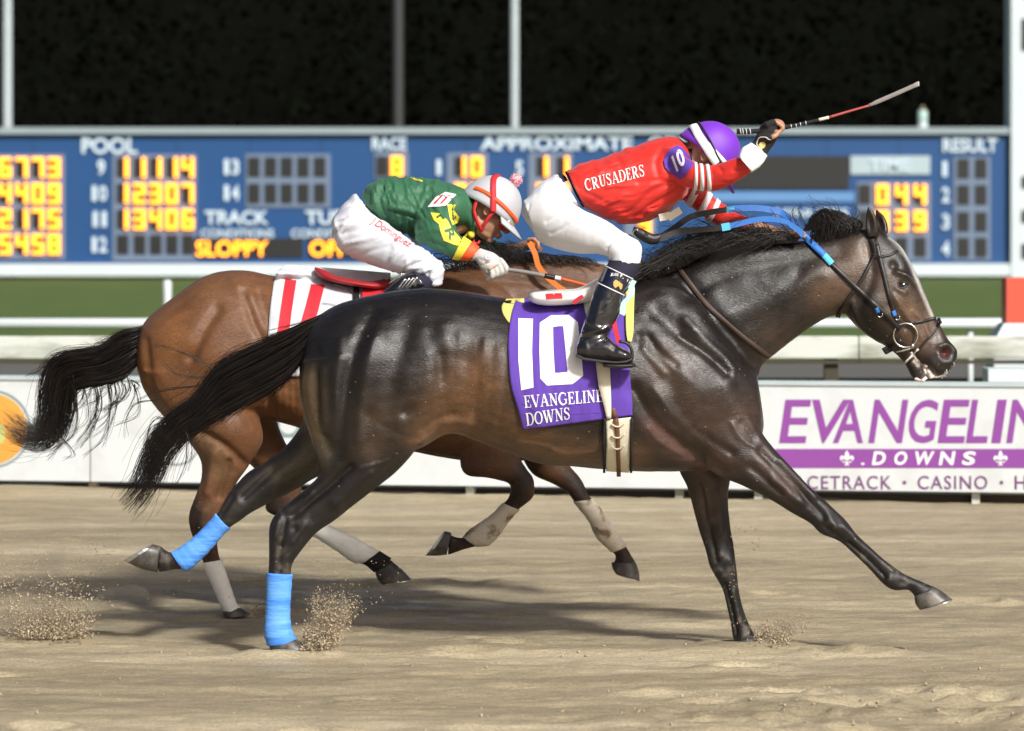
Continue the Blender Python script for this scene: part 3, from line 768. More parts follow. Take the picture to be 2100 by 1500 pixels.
f_paint = [([(350, 690), (300, 760)], 46, (.19, .080, .028), .8), ([(460, 600)], 60, (.15, .075, .036), .6), ([(370, 760)], 30, (.09, .035, .012), .7), ([(560, 820), (610, 860)], 40, (.15, .06, .02), .7),
           ([(400, 900), (450, 960)], 30, (.15, .10, .05), .5), ([(395, 1040), (420, 1150)], 28, BLK, .9), ([(550, 1040), (620, 1060)], 40, BLK, .9), ([(1080, 970), (1050, 1040)], 40, BLK, .9), ([(1180, 990), (1200, 1020)], 44, BLK, .9),
           ([(955, 1110), (920, 1120)], 22, BLK, .95), ([(1270, 1130), (1290, 1160)], 22, BLK, .95), ([(780, 1150)], 20, BLK, .95), ([(900, 600), (1000, 560), (1120, 560)], 40, (.05, .026, .014), .6),
           ([(1200, 570)], 50, (.085, .045, .024), .6), ([(880, 940), (980, 960)], 40, (.06, .03, .018), .7), ([(440, 470)], 1, BLK, 0)]
far, far_body, FB = build_horse("racehorse", "brown bay racehorse behind with white number 11 cloth and white leg bandages", YF, f_trunk, f_neck, far_head(HEAD), far_head(JAW),
                                [leg_fs, leg_fw, leg_fa, leg_fb], f_strokes, M['coat_bay'], (.135, .058, .024), f_paint, (-0.85, YF, 0))
hoof_part(far, [(488, 1244, 456, 1252, .034, -.13), (502, 1252, 458, 1260, .042, -.13), (514, 1260, 462, 1268, .048, -.13)], YF, shoe=False)
hoof_part(far, [(802, 1150, 769, 1174, .034, .12), (824, 1168, 774, 1188, .044, .12), (843, 1188, 782, 1198, .050, .12)], YF)
hoof_part(far, [(926, 1094, 916, 1138, .034, -.12), (920, 1091, 898, 1140, .042, -.12), (914, 1090, 880, 1140, .048, -.12)], YF)
hoof_part(far, [(1303, 1152, 1254, 1154, .036, .12), (1310, 1172, 1256, 1166, .044, .12), (1312, 1190, 1262, 1176, .050, .12)], YF)
bandage(far, leg_fs, YF, 0.775, 0.995, M['bandage_white'])
bandage(far, leg_fw, YF, 0.60, 0.90, M['bandage_white'])
bandage(far, leg_fa, YF, 0.50, 0.835, M['bandage_dirty'], .004)
bandage(far, leg_fb, YF, 0.43, 0.845, M['bandage_dirty'], .004)
V, F = loft(leg_fw, YF, n=20, sub=8, grow=.008, t0=.90, t1=1.0)
mk("bell_boot", V, F, M['black_fabric'], far)
ear(far, (1301, 581), (1295, 524), 11.5, YF - .045, M['coat_bay'], (.05, .026, .014), -.02)
ear(far, (1323, 577), (1309, 530), 10, YF + .05, M['coat_bay'], (.05, .026, .014), .02)
eye_part(far, 1358, 671, FB, YF - .09)
U = [(292, 668), (245, 682), (205, 712), (140, 724), (102, 744), (86, 790), (84, 850), (66, 884), (40, 872), (0, 842)]
L = [(286, 745), (255, 775), (215, 785), (172, 792), (150, 806), (144, 850), (124, 896), (92, 914), (50, 908), (8, 868)]
tl = bundle(U, L, YF, 1700, .04, jit=15, lenvar=.9, minlen=.25)
tl += bundle(U, L, YF, 90, .05, jit=34, lenvar=.7, minlen=.35)
fr = []
for i in range(26):
    x = random.uniform(148, 285); y = 775 + random.uniform(-15, 15)
    e = random.uniform(60, 165) * (0.55 if x > 235 else 1)
    k = random.uniform(-22, 14)
    fr.append([(x, y), (x + 8 + k * .3, y + e * .35), (x + k, y + e * .75), (x + k - random.uniform(10, 45), y + e)])
tl += loose(fr, YF, 5, 3)
tl += loose([[(95, 750), (70, 765), (50, 772)], [(240, 690), (215, 695), (195, 700)], [(270, 780), (285, 790), (275, 805)], [(60, 900), (40, 905), (20, 912)], [(120, 890), (150, 930), (130, 945)]], YF, 5, 4)
V, F = hair(tl, .0012); mk("tail", V, F, M['hair'], far)
polys = []
for i in range(520):
    t = random.random()
    b = np.array([905 + 330 * t, 560 - 30 * math.sin(min(1, t * 1.5) * 1.6) + (max(0, t - .6) * 30)])
    ln = random.uniform(40, 90); up = random.uniform(0, 42) * (1 if b[0] < 1090 else .4)
    c = [b + (0, 6), b + (-ln * .2, -up * .7), b + (-ln * .6, -up + 3), b + (-ln, -up * .8 + ln * .15)]
    q = cat_interp(c, 3); y0 = YF + random.gauss(-.03, .03)
    polys.append(np.array([W(a, d, y0) for (a, d) in q]))
for i in range(160):
    x = random.uniform(930, 1075); b = np.array([x, 552 - (x - 900) * .12]); ln = random.uniform(20, 60)
    q = cat_interp([b, b + (-ln * .15, -ln * .6), b + (-ln * .5, -ln * random.uniform(.6, 1.0))], 4); y0 = YF + random.gauss(-.05, .03)
    polys.append(np.array([W(a, d, y0) for (a, d) in q]))
V, F = hair(polys, .0012); mk("mane", V, F, M['hair'], far)
# ------------------------------------------------------------------ laying things on surfaces
CAMV = Vector((0, -CAM_D, CAM_H))
def ray(bvhs, px, py):
    d = (Vector(W(px, py, 0)) - CAMV).normalized()
    best = None
    for b in (bvhs if isinstance(bvhs, (list, tuple)) else [bvhs]):
        h = b.ray_cast(CAMV, d)
        if h[0] is not None and (best is None or h[3] < best[1]): best = (h[0].y, h[3])
    return None if best is None else best[0]

def lay(P2, bvhs, off, yfall=None):
    """photograph points -> points lying 'off' above the surface they fall on"""
    ys = [ray(bvhs, p[0], p[1]) for p in P2]
    val = [y for y in ys if y is not None]
    last = yfall if yfall is not None else (sum(val) / len(val) if val else 0)
    idx = [i for i, y in enumerate(ys) if y is not None]
    for i in range(len(ys)):
        if ys[i] is None:
            ys[i] = ys[min(idx, key=lambda j: abs(j - i))] if (idx and yfall is None) else last
    return np.array([W(p[0], p[1], y - off) for p, y in zip(P2, ys)])

def patch(Lp, Rp, nu, nv, bvhs, off, th=.004, wr=0.0, seed=1, wscale=(6, 2)):
    Lp = cat_interp(Lp, 10); Rp = cat_interp(Rp, 10)
    iL = np.linspace(0, len(Lp) - 1, nv); iR = np.linspace(0, len(Rp) - 1, nv)
    G = []
    for a, b in zip(iL, iR):
        l = Lp[int(a)] * (1 - a % 1) + Lp[min(int(a) + 1, len(Lp) - 1)] * (a % 1)
        r = Rp[int(b)] * (1 - b % 1) + Rp[min(int(b) + 1, len(Rp) - 1)] * (b % 1)
        for t in np.linspace(0, 1, nu): G.append(l * (1 - t) + r * t)
    P = lay(G, bvhs, off)
    Y = P[:, 1].reshape(nv, nu)
    for k in range(3):
        Yp = np.pad(Y, 1, mode='edge'); Y = (Yp[:-2, 1:-1] + Yp[2:, 1:-1] + Yp[1:-1, :-2] + Yp[1:-1, 2:] + 2 * Y) / 6
    G = np.array(G)
    if wr:
        u = np.tile(np.linspace(0, 1, nu), nv); v = np.repeat(np.linspace(0, 1, nv), nu)
        Y = Y - np.abs(wr * fbm(u * wscale[0] + v * .8, v * wscale[1], seed, 3)).reshape(nv, nu) * 2
    P = np.array([W(a, b, y) for (a, b), y in zip(G, Y.ravel())])
    n = len(P)
    V = np.concatenate([P, P + np.array([0, th, 0])])
    F = []
    for i in range(nv - 1):
        for j in range(nu - 1):
            a = i * nu + j
            F.append((a, a + nu, a + nu + 1, a + 1)); F.append((n + a, n + a + 1, n + a + nu + 1, n + a + nu))
    def side(seq):
        for a, b in zip(seq[:-1], seq[1:]): F.append((a, b, n + b, n + a))
    side(list(range(nu))); side([i * nu + nu - 1 for i in range(nv)]); side([(nv - 1) * nu + j for j in range(nu)][::-1]); side([i * nu for i in range(nv)][::-1])
    return V, F

def ribbon(pts, w, bvhs, off=.002, th=.003, sub=6, yfall=None):
    P = cat_interp(pts, sub); k = len(P)
    T = np.gradient(P, axis=0); T /= np.linalg.norm(T, axis=1)[:, None] + 1e-9
    N = np.stack([-T[:, 1], T[:, 0]], 1)
    w = np.broadcast_to(np.asarray(w, float) if np.ndim(w) == 0 else np.interp(np.linspace(0, 1, k), np.linspace(0, 1, len(w)), w), (k,))
    C = [lay(P + N * (w * s / 2)[:, None], bvhs, off, yfall) for s in (-1, 0, 1)]
    top = [c - np.array([0, th, 0]) for c in C]; bot = [c + np.array([0, .004, 0]) for c in (C[0], C[2])]
    V = np.concatenate([bot[0], top[0], top[1], top[2], bot[1]])
    F = []
    for i in range(k - 1):
        for j in range(4):
            F.append((j * k + i, j * k + i + 1, (j + 1) * k + i + 1, (j + 1) * k + i))
        F.append((4 * k + i, 4 * k + i + 1, i + 1, i))
    F.append((0, k, 2 * k, 3 * k, 4 * k)); F.append((k - 1, 5 * k - 1, 4 * k - 1, 3 * k - 1, 2 * k - 1))
    return V, F

def mirror_y(V, F, Yc):
    V2 = V.copy(); V2[:, 1] = 2 * Yc - V2[:, 1]
    return V2, [tuple(reversed(f)) for f in F]

def both(V, F, Yc):
    V2, F2 = mirror_y(V, F, Yc)
    n = len(V)
    return np.concatenate([V, V2]), list(map(tuple, F)) + [tuple(i + n for i in f) for f in F2]

def tri_fine(V, F, ml):
    bm = bmesh.new()
    vs = [bm.verts.new((v[0], v[1], 0)) for v in V]
    for f in F:
        try: bm.faces.new([vs[i] for i in f])
        except ValueError: pass
    bmesh.ops.triangulate(bm, faces=bm.faces[:])
    for k in range(6):
        es = [e for e in bm.edges if e.calc_length() > ml]
        if not es: break
        bmesh.ops.subdivide_edges(bm, edges=es, cuts=1)
        bmesh.ops.triangulate(bm, faces=[f for f in bm.faces if len(f.verts) > 3])
    bm.verts.index_update()
    V = np.array([(v.co.x, v.co.y) for v in bm.verts]); F = [tuple(v.index for v in f.verts) for f in bm.faces]
    bm.free()
    return V, F

def text2d(s, shear=0.0, bold=0.0, space=1.0):
    cu = bpy.data.curves.new("t", 'FONT'); cu.body = s; cu.shear = shear; cu.offset = bold; cu.space_character = space; cu.resolution_u = 4
    o = bpy.data.objects.new("t", cu); COL.objects.link(o)
    ev = o.evaluated_get(bpy.context.evaluated_depsgraph_get()); me = ev.to_mesh()
    V = np.array([(v.co.x, v.co.y) for v in me.vertices]); F = [tuple(p.vertices) for p in me.polygons]
    ev.to_mesh_clear(); bpy.data.objects.remove(o); bpy.data.curves.remove(cu)
    lo = V.min(0); hi = V.max(0)
    return (V - lo) / (hi - lo), F

T_, t_ = .17, .065
def arc(cx, cy, rx, ry, a0, a1, n=14): return [(cx + rx * math.cos(math.radians(a)), cy + ry * math.sin(math.radians(a))) for a in np.linspace(a0, a1, n)]
def bowl(n, lo=t_, hi=T_): return [lo + (hi - lo) * math.sin(math.pi * i / (n - 1)) for i in range(n)]
SERIF = {
 'I': (.36, [([(.18, 0), (.18, 1)], T_), ([(.02, .03), (.34, .03)], t_), ([(.02, .97), (.34, .97)], t_)]),
 'E': (.68, [([(.18, 0), (.18, 1)], T_), ([(.02, .03), (.62, .03)], t_), ([(.02, .97), (.6, .97)], t_), ([(.18, .52), (.45, .52)], t_), ([(.6, 0), (.62, .26)], t_), ([(.58, 1), (.58, .76)], t_), ([(.45, .4), (.45, .64)], t_)]),
 'L': (.64, [([(.18, 0), (.18, 1)], T_), ([(.02, .03), (.58, .03)], t_), ([(.02, .97), (.36, .97)], t_), ([(.57, 0), (.59, .3)], t_)]),
 'D': (.80, [([(.18, 0), (.18, 1)], T_), ([(.02, .03), (.4, .03)], t_), ([(.02, .97), (.4, .97)], t_), (arc(.36, .5, .36, .47, -90, 90), bowl(14))]),
 'V': (.78, [([(.08, 1), (.40, 0)], T_), ([(.70, 1), (.42, 0)], t_), ([(-.04, .97), (.26, .97)], t_), ([(.56, .97), (.82, .97)], t_)]),
 'A': (.82, [([(.40, 1), (.10, 0)], t_), ([(.42, 1), (.70, 0)], T_), ([(.2, .34), (.6, .34)], t_), ([(-.02, .03), (.24, .03)], t_), ([(.54, .03), (.86, .03)], t_)]),
 'N': (.84, [([(.16, 0), (.16, 1)], t_), ([(.16, .98), (.68, .02)], T_), ([(.68, 0), (.68, 1)], t_), ([(.02, .03), (.3, .03)], t_), ([(0, .97), (.2, .97)], t_), ([(.54, .97), (.82, .97)], t_)]),
 'G': (.84, [(arc(.44, .5, .36, .48, 45, 320, 18), bowl(18)), ([(.72, .08), (.72, .42)], .13), ([(.54, .44), (.84, .44)], t_), ([(.70, .96), (.70, .7)], t_)]),
 'C': (.80, [(arc(.44, .5, .36, .48, 45, 315, 18), bowl(18)), ([(.70, .96), (.70, .68)], t_)]),
 'O': (.86, [(arc(.42, .5, .34, .47, -90, 90), bowl(14)), (arc(.42, .5, .34, .47, 90, 270), bowl(14))]),
 'U': (.82, [([(.2, 1), (.2, .3), (.26, .1), (.42, .04)], [T_, T_, .13, t_]), ([(.42, .04), (.6, .12), (.66, .35), (.66, 1)], t_), ([(.04, .97), (.36, .97)], t_), ([(.54, .97), (.8, .97)], t_)]),
 'R': (.82, [([(.18, 0), (.18, 1)], T_), ([(.02, .03), (.34, .03)], t_), (arc(.34, .74, .26, .23, -90, 90), bowl(14)), ([(.02, .97), (.36, .97)], t_), ([(.18, .5), (.36, .5)], t_), ([(.38, .5), (.66, .03)], T_), ([(.6, .03), (.8, .03)], t_)]),
 'S': (.64, [([(.52, .8), (.42, .94), (.28, .97), (.13, .88), (.11, .72), (.24, .58), (.42, .46), (.53, .3), (.49, .1), (.32, .03), (.16, .06), (.08, .2)], [t_, t_, .08, .11, .13, .16, .17, .14, .1, .08, t_, t_]), ([(.55, .97), (.54, .72)], t_), ([(.07, .03), (.07, .3)], t_)]),
 'W': (1.10, [([(.08, 1), (.32, 0)], T_), ([(.54, 1), (.34, 0)], t_), ([(.50, 1), (.74, 0)], T_), ([(.98, 1), (.77, 0)], t_), ([(-.04, .97), (.24, .97)], t_), ([(.84, .97), (1.1, .97)], t_), ([(.40, .97), (.64, .97)], t_)])}
def serif2d(s, gap=.06):
    V = []; F = []; L = []; x = 0; n = 0; k = 0
    for ch in s:
        w, st = SERIF[ch]
        for pts, wd in st:
            P = np.array(pts, float); P[:, 0] += x
            if len(P) == 2: P = np.array([P[0] * (1 - t) + P[1] * t for t in np.linspace(0, 1, 6)]); wd = wd if np.ndim(wd) == 0 else np.interp(np.linspace(0, 1, 6), [0, 1], wd)
            T = np.gradient(P, axis=0); T /= np.linalg.norm(T, axis=1)[:, None] + 1e-9
            N = np.stack([-T[:, 1], T[:, 0]], 1) * (np.broadcast_to(np.asarray(wd, float), (len(P),)) / 2)[:, None]
            m = len(P)
            V += list(P + N) + list(P - N); L += [k] * (2 * m)
            F += [(n + i, n + m + i, n + m + i + 1, n + i + 1) for i in range(m - 1)]
            n += 2 * m; k = (k + 1) % 7
        x += w + gap
    V = np.array(V); V[:, 0] /= (x - gap)
    return V, F, np.array(L)

def quad_map(V, q):
    """unit square -> quad (TL, TR, BR, BL) in photograph pixels"""
    q = np.array(q, float); u = V[:, :1]; v = V[:, 1:2]
    return (q[3] * (1 - u) + q[2] * u) * (1 - v) + (q[0] * (1 - u) + q[1] * u) * v

def face_cam(V, F):
    F2 = []
    for f in F:
        a, b, c = (np.array(V[f[0]]), np.array(V[f[1]]), np.array(V[f[2]]))
        F2.append(tuple(f) if np.cross(b - a, c - a)[1] < 0 else tuple(reversed(f)))
    return F2

def print_on(name, V2, F, q, bvhs, m, parent, off=.002, lay_k=None, fine=9):
    P = quad_map(V2, q)
    if lay_k is None and fine:
        P, F = tri_fine(P, F, fine)
    V = lay(P, bvhs, off)
    if lay_k is not None: V[:, 1] -= lay_k * .00025
    return mk(name, V, face_cam(V, F), m, parent)

def poly_on(name, pts, bvhs, m, parent, off=.002, fine=7):
    P, F = tri_fine(np.array(pts, float), [tuple(range(len(pts)))], fine)
    V = lay(P, bvhs, off)
    return mk(name, V, face_cam(V, F), m, parent)

def bvh_of(V, F): return BVHTree.FromPolygons(np.asarray(V).tolist(), [tuple(f) for f in F])
def strap(pts, Y, w, th=.0022, sub=6, n=8):
    """free hanging strap: points px, depths Y (one or per point), full width px"""
    P2 = cat_interp(pts, sub); Ys = np.interp(np.linspace(0, 1, len(P2)), np.linspace(0, 1, len(pts)), np.broadcast_to(np.asarray(Y, float), (len(pts),)))
    P = np.array([W(a, b, y) for (a, b), y in zip(P2, Ys)])
    T, N, B = frames(P); h = w / 2 / PPM; k = len(P)
    C = [P + N * th + B * h, P - N * th + B * h, P - N * th - B * h, P + N * th - B * h]
    V = []; F = []
    for a in range(4):
        o = len(V) * k; V += [C[a], C[(a + 1) % 4]]
        F += [(o + i, o + i + 1, o + k + i + 1, o + k + i) for i in range(k - 1)]
    o = len(V) * k; V = np.concatenate(V + [np.array([c[0] for c in C]), np.array([c[-1] for c in C])])
    return V, F + [(o, o + 1, o + 2, o + 3), (o + 7, o + 6, o + 5, o + 4)]

# ------------------------------------------------------------------ tack of the near horse
cl = thing("saddle_cloth", (0.25, -.27, .9), "purple saddle cloth with large white 10 and racetrack name on dark horse", "saddle cloth")
V, F = patch([(1058, 614), (1049, 645), (1043, 690), (1043, 730), (1048, 790), (1062, 840), (1072, 882)],
             [(1290, 590), (1287, 660), (1289, 720), (1292, 770), (1296, 815), (1297, 852)], 60, 60, NB, .010, .004, .006, 3, (9, 1.2))
# front of the hem hangs shorter, with a lifted fold
mk("cloth", V, F, M['purple_cloth'], cl); CB = bvh_of(V, F)
V2, F2 = mirror_y(V, F, 0); mk("off_side_cloth", V2, F2, M['purple_cloth'], cl)
poly_on("numeral", [(1063, 653), (1093, 654), (1091, 720), (1094, 795), (1069, 801), (1063, 740)], CB, M['print_white'], cl, .0025)
o0 = [(1107, 662), (1130, 647), (1166, 646), (1185, 661), (1192, 720), (1196, 771), (1174, 788), (1122, 791), (1108, 777), (1106, 720)]
i0 = [(1134, 671), (1140, 670), (1150, 669), (1155, 669), (1160, 720), (1164, 763), (1156, 764), (1146, 765), (1138, 765), (1135, 720)]
P0 = np.array(o0 + i0, float); F0 = [(i, (i + 1) % 10, 10 + (i + 1) % 10, 10 + i) for i in range(10)]
P0, F0 = tri_fine(P0, F0, 7); V = lay(P0, CB, .0025); mk("numeral", V, face_cam(V, F0), M['print_white'], cl)
V2, F2, lk = serif2d("EVANGELINE"); print_on("lettering", V2, F2, [(1073, 812), (1236, 799), (1237, 824), (1076, 837)], CB, M['print_white'], cl, .0025, lk)
V2, F2, lk = serif2d("DOWNS"); print_on("lettering", V2, F2, [(1077, 848), (1168, 835), (1170, 860), (1080, 874)], CB, M['print_white'], cl, .0025, lk)
# hem stitching
V, F = ribbon([(1070, 828), (1120, 850), (1234, 846)], 1.6, CB, .0005, .0008); mk("hem_seam", V, F, M['purple_cloth'], cl)

pad = thing("saddle_pad", (0.2, -.25, 1.1), "yellow foam pad showing behind and in front of the white racing saddle", "saddle pad")
V, F = patch([(1038, 613), (1029, 628), (1032, 645), (1045, 664)], [(1075, 612), (1075, 630), (1072, 650), (1066, 668)], 12, 12, NB, .005, .004); mk("rear_edge", V, F, M['yellow_pad'], pad)
V, F = patch([(1284, 585), (1283, 640), (1284, 680), (1287, 700)], [(1302, 590), (1300, 640), (1299, 680), (1295, 702)], 8, 24, NB, .028, .012); mk("front_edge", V, F, M['yellow_pad'], pad)

sad = thing("racing_saddle", (0.2, -.25, 1.3), "small white racing saddle with pale green flap on the dark horse", "saddle")
mb = MB()
V, F = loft([(1084, 606, 1083, 612, .02, -.14), (1092, 600, 1095, 622, .06, -.15), (1120, 597, 1120, 627, .08, -.15), (1160, 596, 1160, 626, .08, -.15), (1192, 592, 1195, 622, .07, -.15), (1235, 570, 1240, 612, .06, -.12), (1290, 560, 1295, 600, .05, -.10)], 0, n=20, sub=5)
mk("seat", V, F, M['saddle_white'], sad); SB = bvh_of(V, F)
V2, F2 = mirror_y(V, F, 0); mk("off_side_seat", V2, F2, M['saddle_white'], sad)
V, F = patch([(1192, 592), (1196, 615), (1200, 640), (1208, 665)], [(1262, 560), (1262, 600), (1258, 640), (1252, 680)], 16, 20, [NB, CB], .018, .006); mk("flap", V, F, M['pale_green'], sad)
poly_on("maker_patch", [(1118, 603), (1153, 601), (1154, 612), (1120, 614)], SB, M['red_print'], sad, .002)
V, F = strap([(1176, 622), (1188, 612), (1196, 608)], -.235, 8); mk("tie_tab", V, F, M['red_print'], sad)
V, F = strap([(1256, 590), (1257, 640), (1262, 675), (1269, 704)], [-.30, -.335, -.35, -.35], 9); mk("stirrup_leather", V, F, M['red_print'], sad)
P = [W(a, b, -.35) for a, b in cat_interp([(1270, 700), (1288, 706), (1296, 722), (1294, 742), (1280, 750), (1258, 750)], 5)]
V, F = tube(P, .006, 8); mk("stirrup_iron", V, F, M['black_leather'], sad)
V, F = loft([(1236, 745, 1238, 753, .05, -.35), (1270, 744, 1272, 757, .055, -.35), (1300, 744, 1306, 752, .045, -.35)], 0, n=12, sub=3); mk("stirrup_tread", V, F, M['black_leather'], sad)

gi = thing("saddle_girth", (0.38, -.28, .75), "cream girth strap with brown buckle strap and lacing under dark horse's chest", "girth")
V, F = ribbon([(1236, 740), (1240, 790), (1246, 832), (1249, 860)], [29, 25, 15, 9], [NB, CB], .016, .004); mk("upper_strap", V, F, M['cream'], gi)
V, F = patch([(1243, 862), (1244, 900), (1243, 940), (1243, 967)], [(1294, 856), (1293, 900), (1291, 940), (1290, 970)], 12, 24, [NB, CB], .014, .005); mk("girth_panel", V, F, M['cream'], gi); GB = bvh_of(V, F)
for x0, x1 in ((1240, 1239), (1296, 1294)):
    V, F = ribbon([(x0, 858), (x1, 910), (x1, 970)], 5, [NB, CB], .008, .012); mk("girth_edge", V, F, M['black_fabric'], gi)
V, F = ribbon([(1256, 838), (1263, 862), (1267, 900), (1268, 940), (1269, 978)], [11, 11, 9, 8.5, 8.5], [GB, NB, CB], .004, .003); mk("buckle_strap", V, F, M['tan_leather'], gi)
for y in (868, 891, 914):
    V, F = ribbon([(1254, y + 2), (1262, y + 7), (1270, y + 7), (1281, y - 1)], 3.0, [GB, NB], .009, .003); mk("lace", V, F, M['cream'], gi)

br = thing("breast_collar", (0.8, -.2, 1.2), "brown leather strap crossing the dark horse's neck base", "strap")
V, F = ribbon([(1387, 543), (1410, 575), (1450, 625), (1500, 672), (1545, 708), (1579, 733)], 10, NB, .003, .004); V, F = both(V, F, 0); mk("strap", V, F, M['brown_leather'], br)

bd = thing("bridle", (1.45, 0, 1.2), "black leather bridle with ring bit on the dark horse's head", "bridle")
def bstrap(name, pts, w, m='black_leather', off=.002, th=.003):
    V, F = ribbon(pts, w, NB, off, th, 5); V, F = both(V, F, 0)
    return mk(name, V, F, M[m], bd)
bstrap("cheek_strap", [(1798, 500), (1803, 525), (1812, 560), (1824, 610), (1836, 645), (1848, 668)], 9)
bstrap("throat_latch", [(1793, 520), (1780, 550), (1760, 585), (1740, 612), (1722, 642), (1719, 652)], 8)
bstrap("brow_band", [(1802, 528), (1815, 525), (1828, 522), (1842, 514)], 5)
bstrap("crown_piece", [(1782, 474), (1788, 495), (1798, 530)], 12)
bstrap("cheek_strap", [(1775, 612), (1790, 630), (1810, 648), (1848, 672)], 8)
bstrap("nose_band", [(1866, 664), (1890, 660), (1920, 652)], 6)
bstrap("nose_band", [(1928, 662), (1915, 682), (1893, 706), (1878, 728), (1866, 742)], 5)
bstrap("chin_strap", [(1850, 700), (1832, 712), (1814, 722)], 13)
for x, y in ((1801, 642), (1836, 648)):
    V, F = ribbon([(x - 4, y - 10), (x, y)], 8, NB, .006, .004); b_ = mk("buckle_keeper", V, F, M['blue_rein'], bd)
    q, _ = hit_at(NB, x + 3, y + 3)
    P = [q + np.array([.010 * math.cos(a), -.009, .010 * math.sin(a)]) for a in np.linspace(-2.6, .5, 9)]
    V, F = tube(P, .0022, 6); mk("buckle", V, F, M['chrome'], b_)
q, _ = hit_at(NB, 1850, 690)
rc = W(1857, 688, q[1] - .012)
P = [rc + np.array([.0455 * math.cos(a), 0.0, .0455 * math.sin(a)]) for a in np.linspace(0, 2 * math.pi, 40)]
V, F = tube(P, .0036, 8, caps=False); mk("bit_ring", V, F, M['chrome'], bd)
P = [rc + np.array([x, .004, z]) for x, z in ((-.035, -.062), (-.01, -.058), (.012, -.052), (.03, -.044))]
V, F = tube(P, .0042, 8); mk("bit_lever", V, F, M['chrome'], bd)
V, F = ellipsoid(rc + np.array([.026, -.004, -.04]), (.009, .007, .010)); mk("bit_joint", V, F, M['chrome'], bd)
h, _ = hit_at(NB, 1925, 660)
P = [W(1927, 658, -.02) + np.array([0, y, .006 * math.sin(y * 60)]) for y in np.linspace(-.035, .05, 10)]
V, F = tube(P, .006, 8); mk("nose_band_disc", V, F, M['black_leather'], bd)

rn = thing("reins", (0.9, -.1, 1.5), "blue rubber grip reins looped over the dark horse's mane", "reins")
V, F = ribbon([(1846, 676), (1810, 640), (1780, 613), (1750, 585), (1725, 560), (1700, 535)], 9, NB, .006, .004); mk("rein_leather", V, F, M['black_leather'], rn)
V, F = ribbon([(1706, 541), (1697, 531), (1688, 521)], 13, NB, .007, .004); mk("rein_tape", V, F, M['cyan_tape'], rn)
V, F = ribbon([(1690, 523), (1672, 506), (1655, 490), (1643, 480)], 13, NB, .010, .006, yfall=None); mk("rein_grip", V, F, M['blue_rein'], rn)
V, F = strap([(1648, 484), (1632, 468), (1600, 452), (1560, 450), (1520, 458), (1490, 466)], [-.10, -.10, -.10, -.10, -.10, -.10], 11, .004); mk("rein_grip", V, F, M['blue_rein'], rn)
V, F = strap([(1497, 464), (1480, 467)], [-.10, -.10], 15, .005); mk("rein_tape", V, F, M['cyan_tape'], rn)
V, F = strap([(1482, 467), (1440, 471), (1390, 476), (1350, 489), (1322, 480)], [-.10, -.10, -.10, -.12, -.14], 12, .003); mk("rein_leather", V, F, M['black_leather'], rn)
V, F = strap([(1640, 478), (1622, 452), (1600, 436), (1560, 428), (1520, 428), (1494, 430)], [.05, .06, .08, .08, .08, .08], 13, .004); mk("rein_grip", V, F, M['blue_rein'], rn)
V, F = strap([(1506, 430), (1490, 430)], [.08, .08], 12, .005); mk("rein_tape", V, F, M['cyan_tape'], rn)
V, F = strap([(1492, 430), (1450, 437), (1415, 446), (1380, 470), (1350, 490)], [.08, .06, .02, -.06, -.12], 12, .003); mk("rein_leather", V, F, M['black_leather'], rn)
V, F = loft([(1300, 465, 1296, 478, .012, -.12), (1318, 470, 1312, 492, .018, -.12), (1340, 480, 1334, 502, .02, -.12), (1358, 478, 1350, 500, .014, -.12)], 0, n=12, sub=4); mk("rein_knot", V, F, M['black_leather'], rn)
P = [W(1306 + 8 * math.cos(a), 479 + 8 * math.sin(a), -.145) for a in np.linspace(2.6, 5.2, 8)]
V, F = tube(P, .0022, 6); mk("rein_buckle", V, F, M['chrome'], rn)
V, F = strap([(1302, 576), (1296, 592), (1290, 606), (1284, 618), (1278, 634), (1272, 646)], [-.33, -.335, -.34, -.34, -.345, -.35], 11, .004)
V[:, 0] += .006 * np.sin(V[:, 2] * 85)
rb = mk("elastic_band", V, F, M['mint'], None); tag(rb, "mint green elastic tie flapping beside the jockey's shiny black boot", "band")

# ------------------------------------------------------------------ tack of the far horse
cl2 = thing("saddle_cloth", (-.95, YF - .27, 1.1), "white saddle cloth with red 11 on the brown horse behind", "saddle cloth")
V, F = patch([(586, 543), (566, 563), (557, 610), (551, 670), (553, 720), (590, 772)], [(800, 560), (800, 610), (798, 660), (796, 700), (794, 740), (790, 775)], 56, 40, FB, .010, .004, .006, 9, (9, 1.2))
mk("cloth", V, F, M['grey_cloth'], cl2); CB2 = bvh_of(V, F)
V2, F2 = mirror_y(V, F, YF); mk("off_side_cloth", V2, F2, M['grey_cloth'], cl2)
poly_on("numeral", [(585, 571), (608, 575), (598, 640), (591, 700), (566, 700), (576, 630)], CB2, M['red_print'], cl2, .0025)
poly_on("numeral", [(638, 583), (666, 584), (652, 640), (636, 690), (606, 700), (626, 630)], CB2, M['red_print'], cl2, .0025)
V2, F2 = text2d("E", .3); print_on("lettering", V2, F2, [(598, 748), (612, 748), (612, 764), (598, 764)], CB2, M['red_print'], cl2, .0025)
sad2 = thing("racing_saddle", (-.7, YF - .2, 1.35), "thin red racing saddle on the brown horse behind", "saddle")
V, F = loft([(646, 548, 645, 556, .02, -.06), (662, 553, 658, 570, .06, -.08), (690, 566, 686, 580, .085, -.10), (730, 574, 728, 588, .085, -.12), (770, 578, 770, 594, .08, -.12), (800, 572, 800, 594, .05, -.10)], YF, n=18, sub=5); mk("seat", V, F, M['saddle_red'], sad2)
V, F = patch([(745, 582), (742, 600), (738, 640)], [(790, 572), (788, 600), (784, 640)], 12, 12, [FB, CB2], .03, .006); mk("flap", V, F, M['red_print'], sad2)
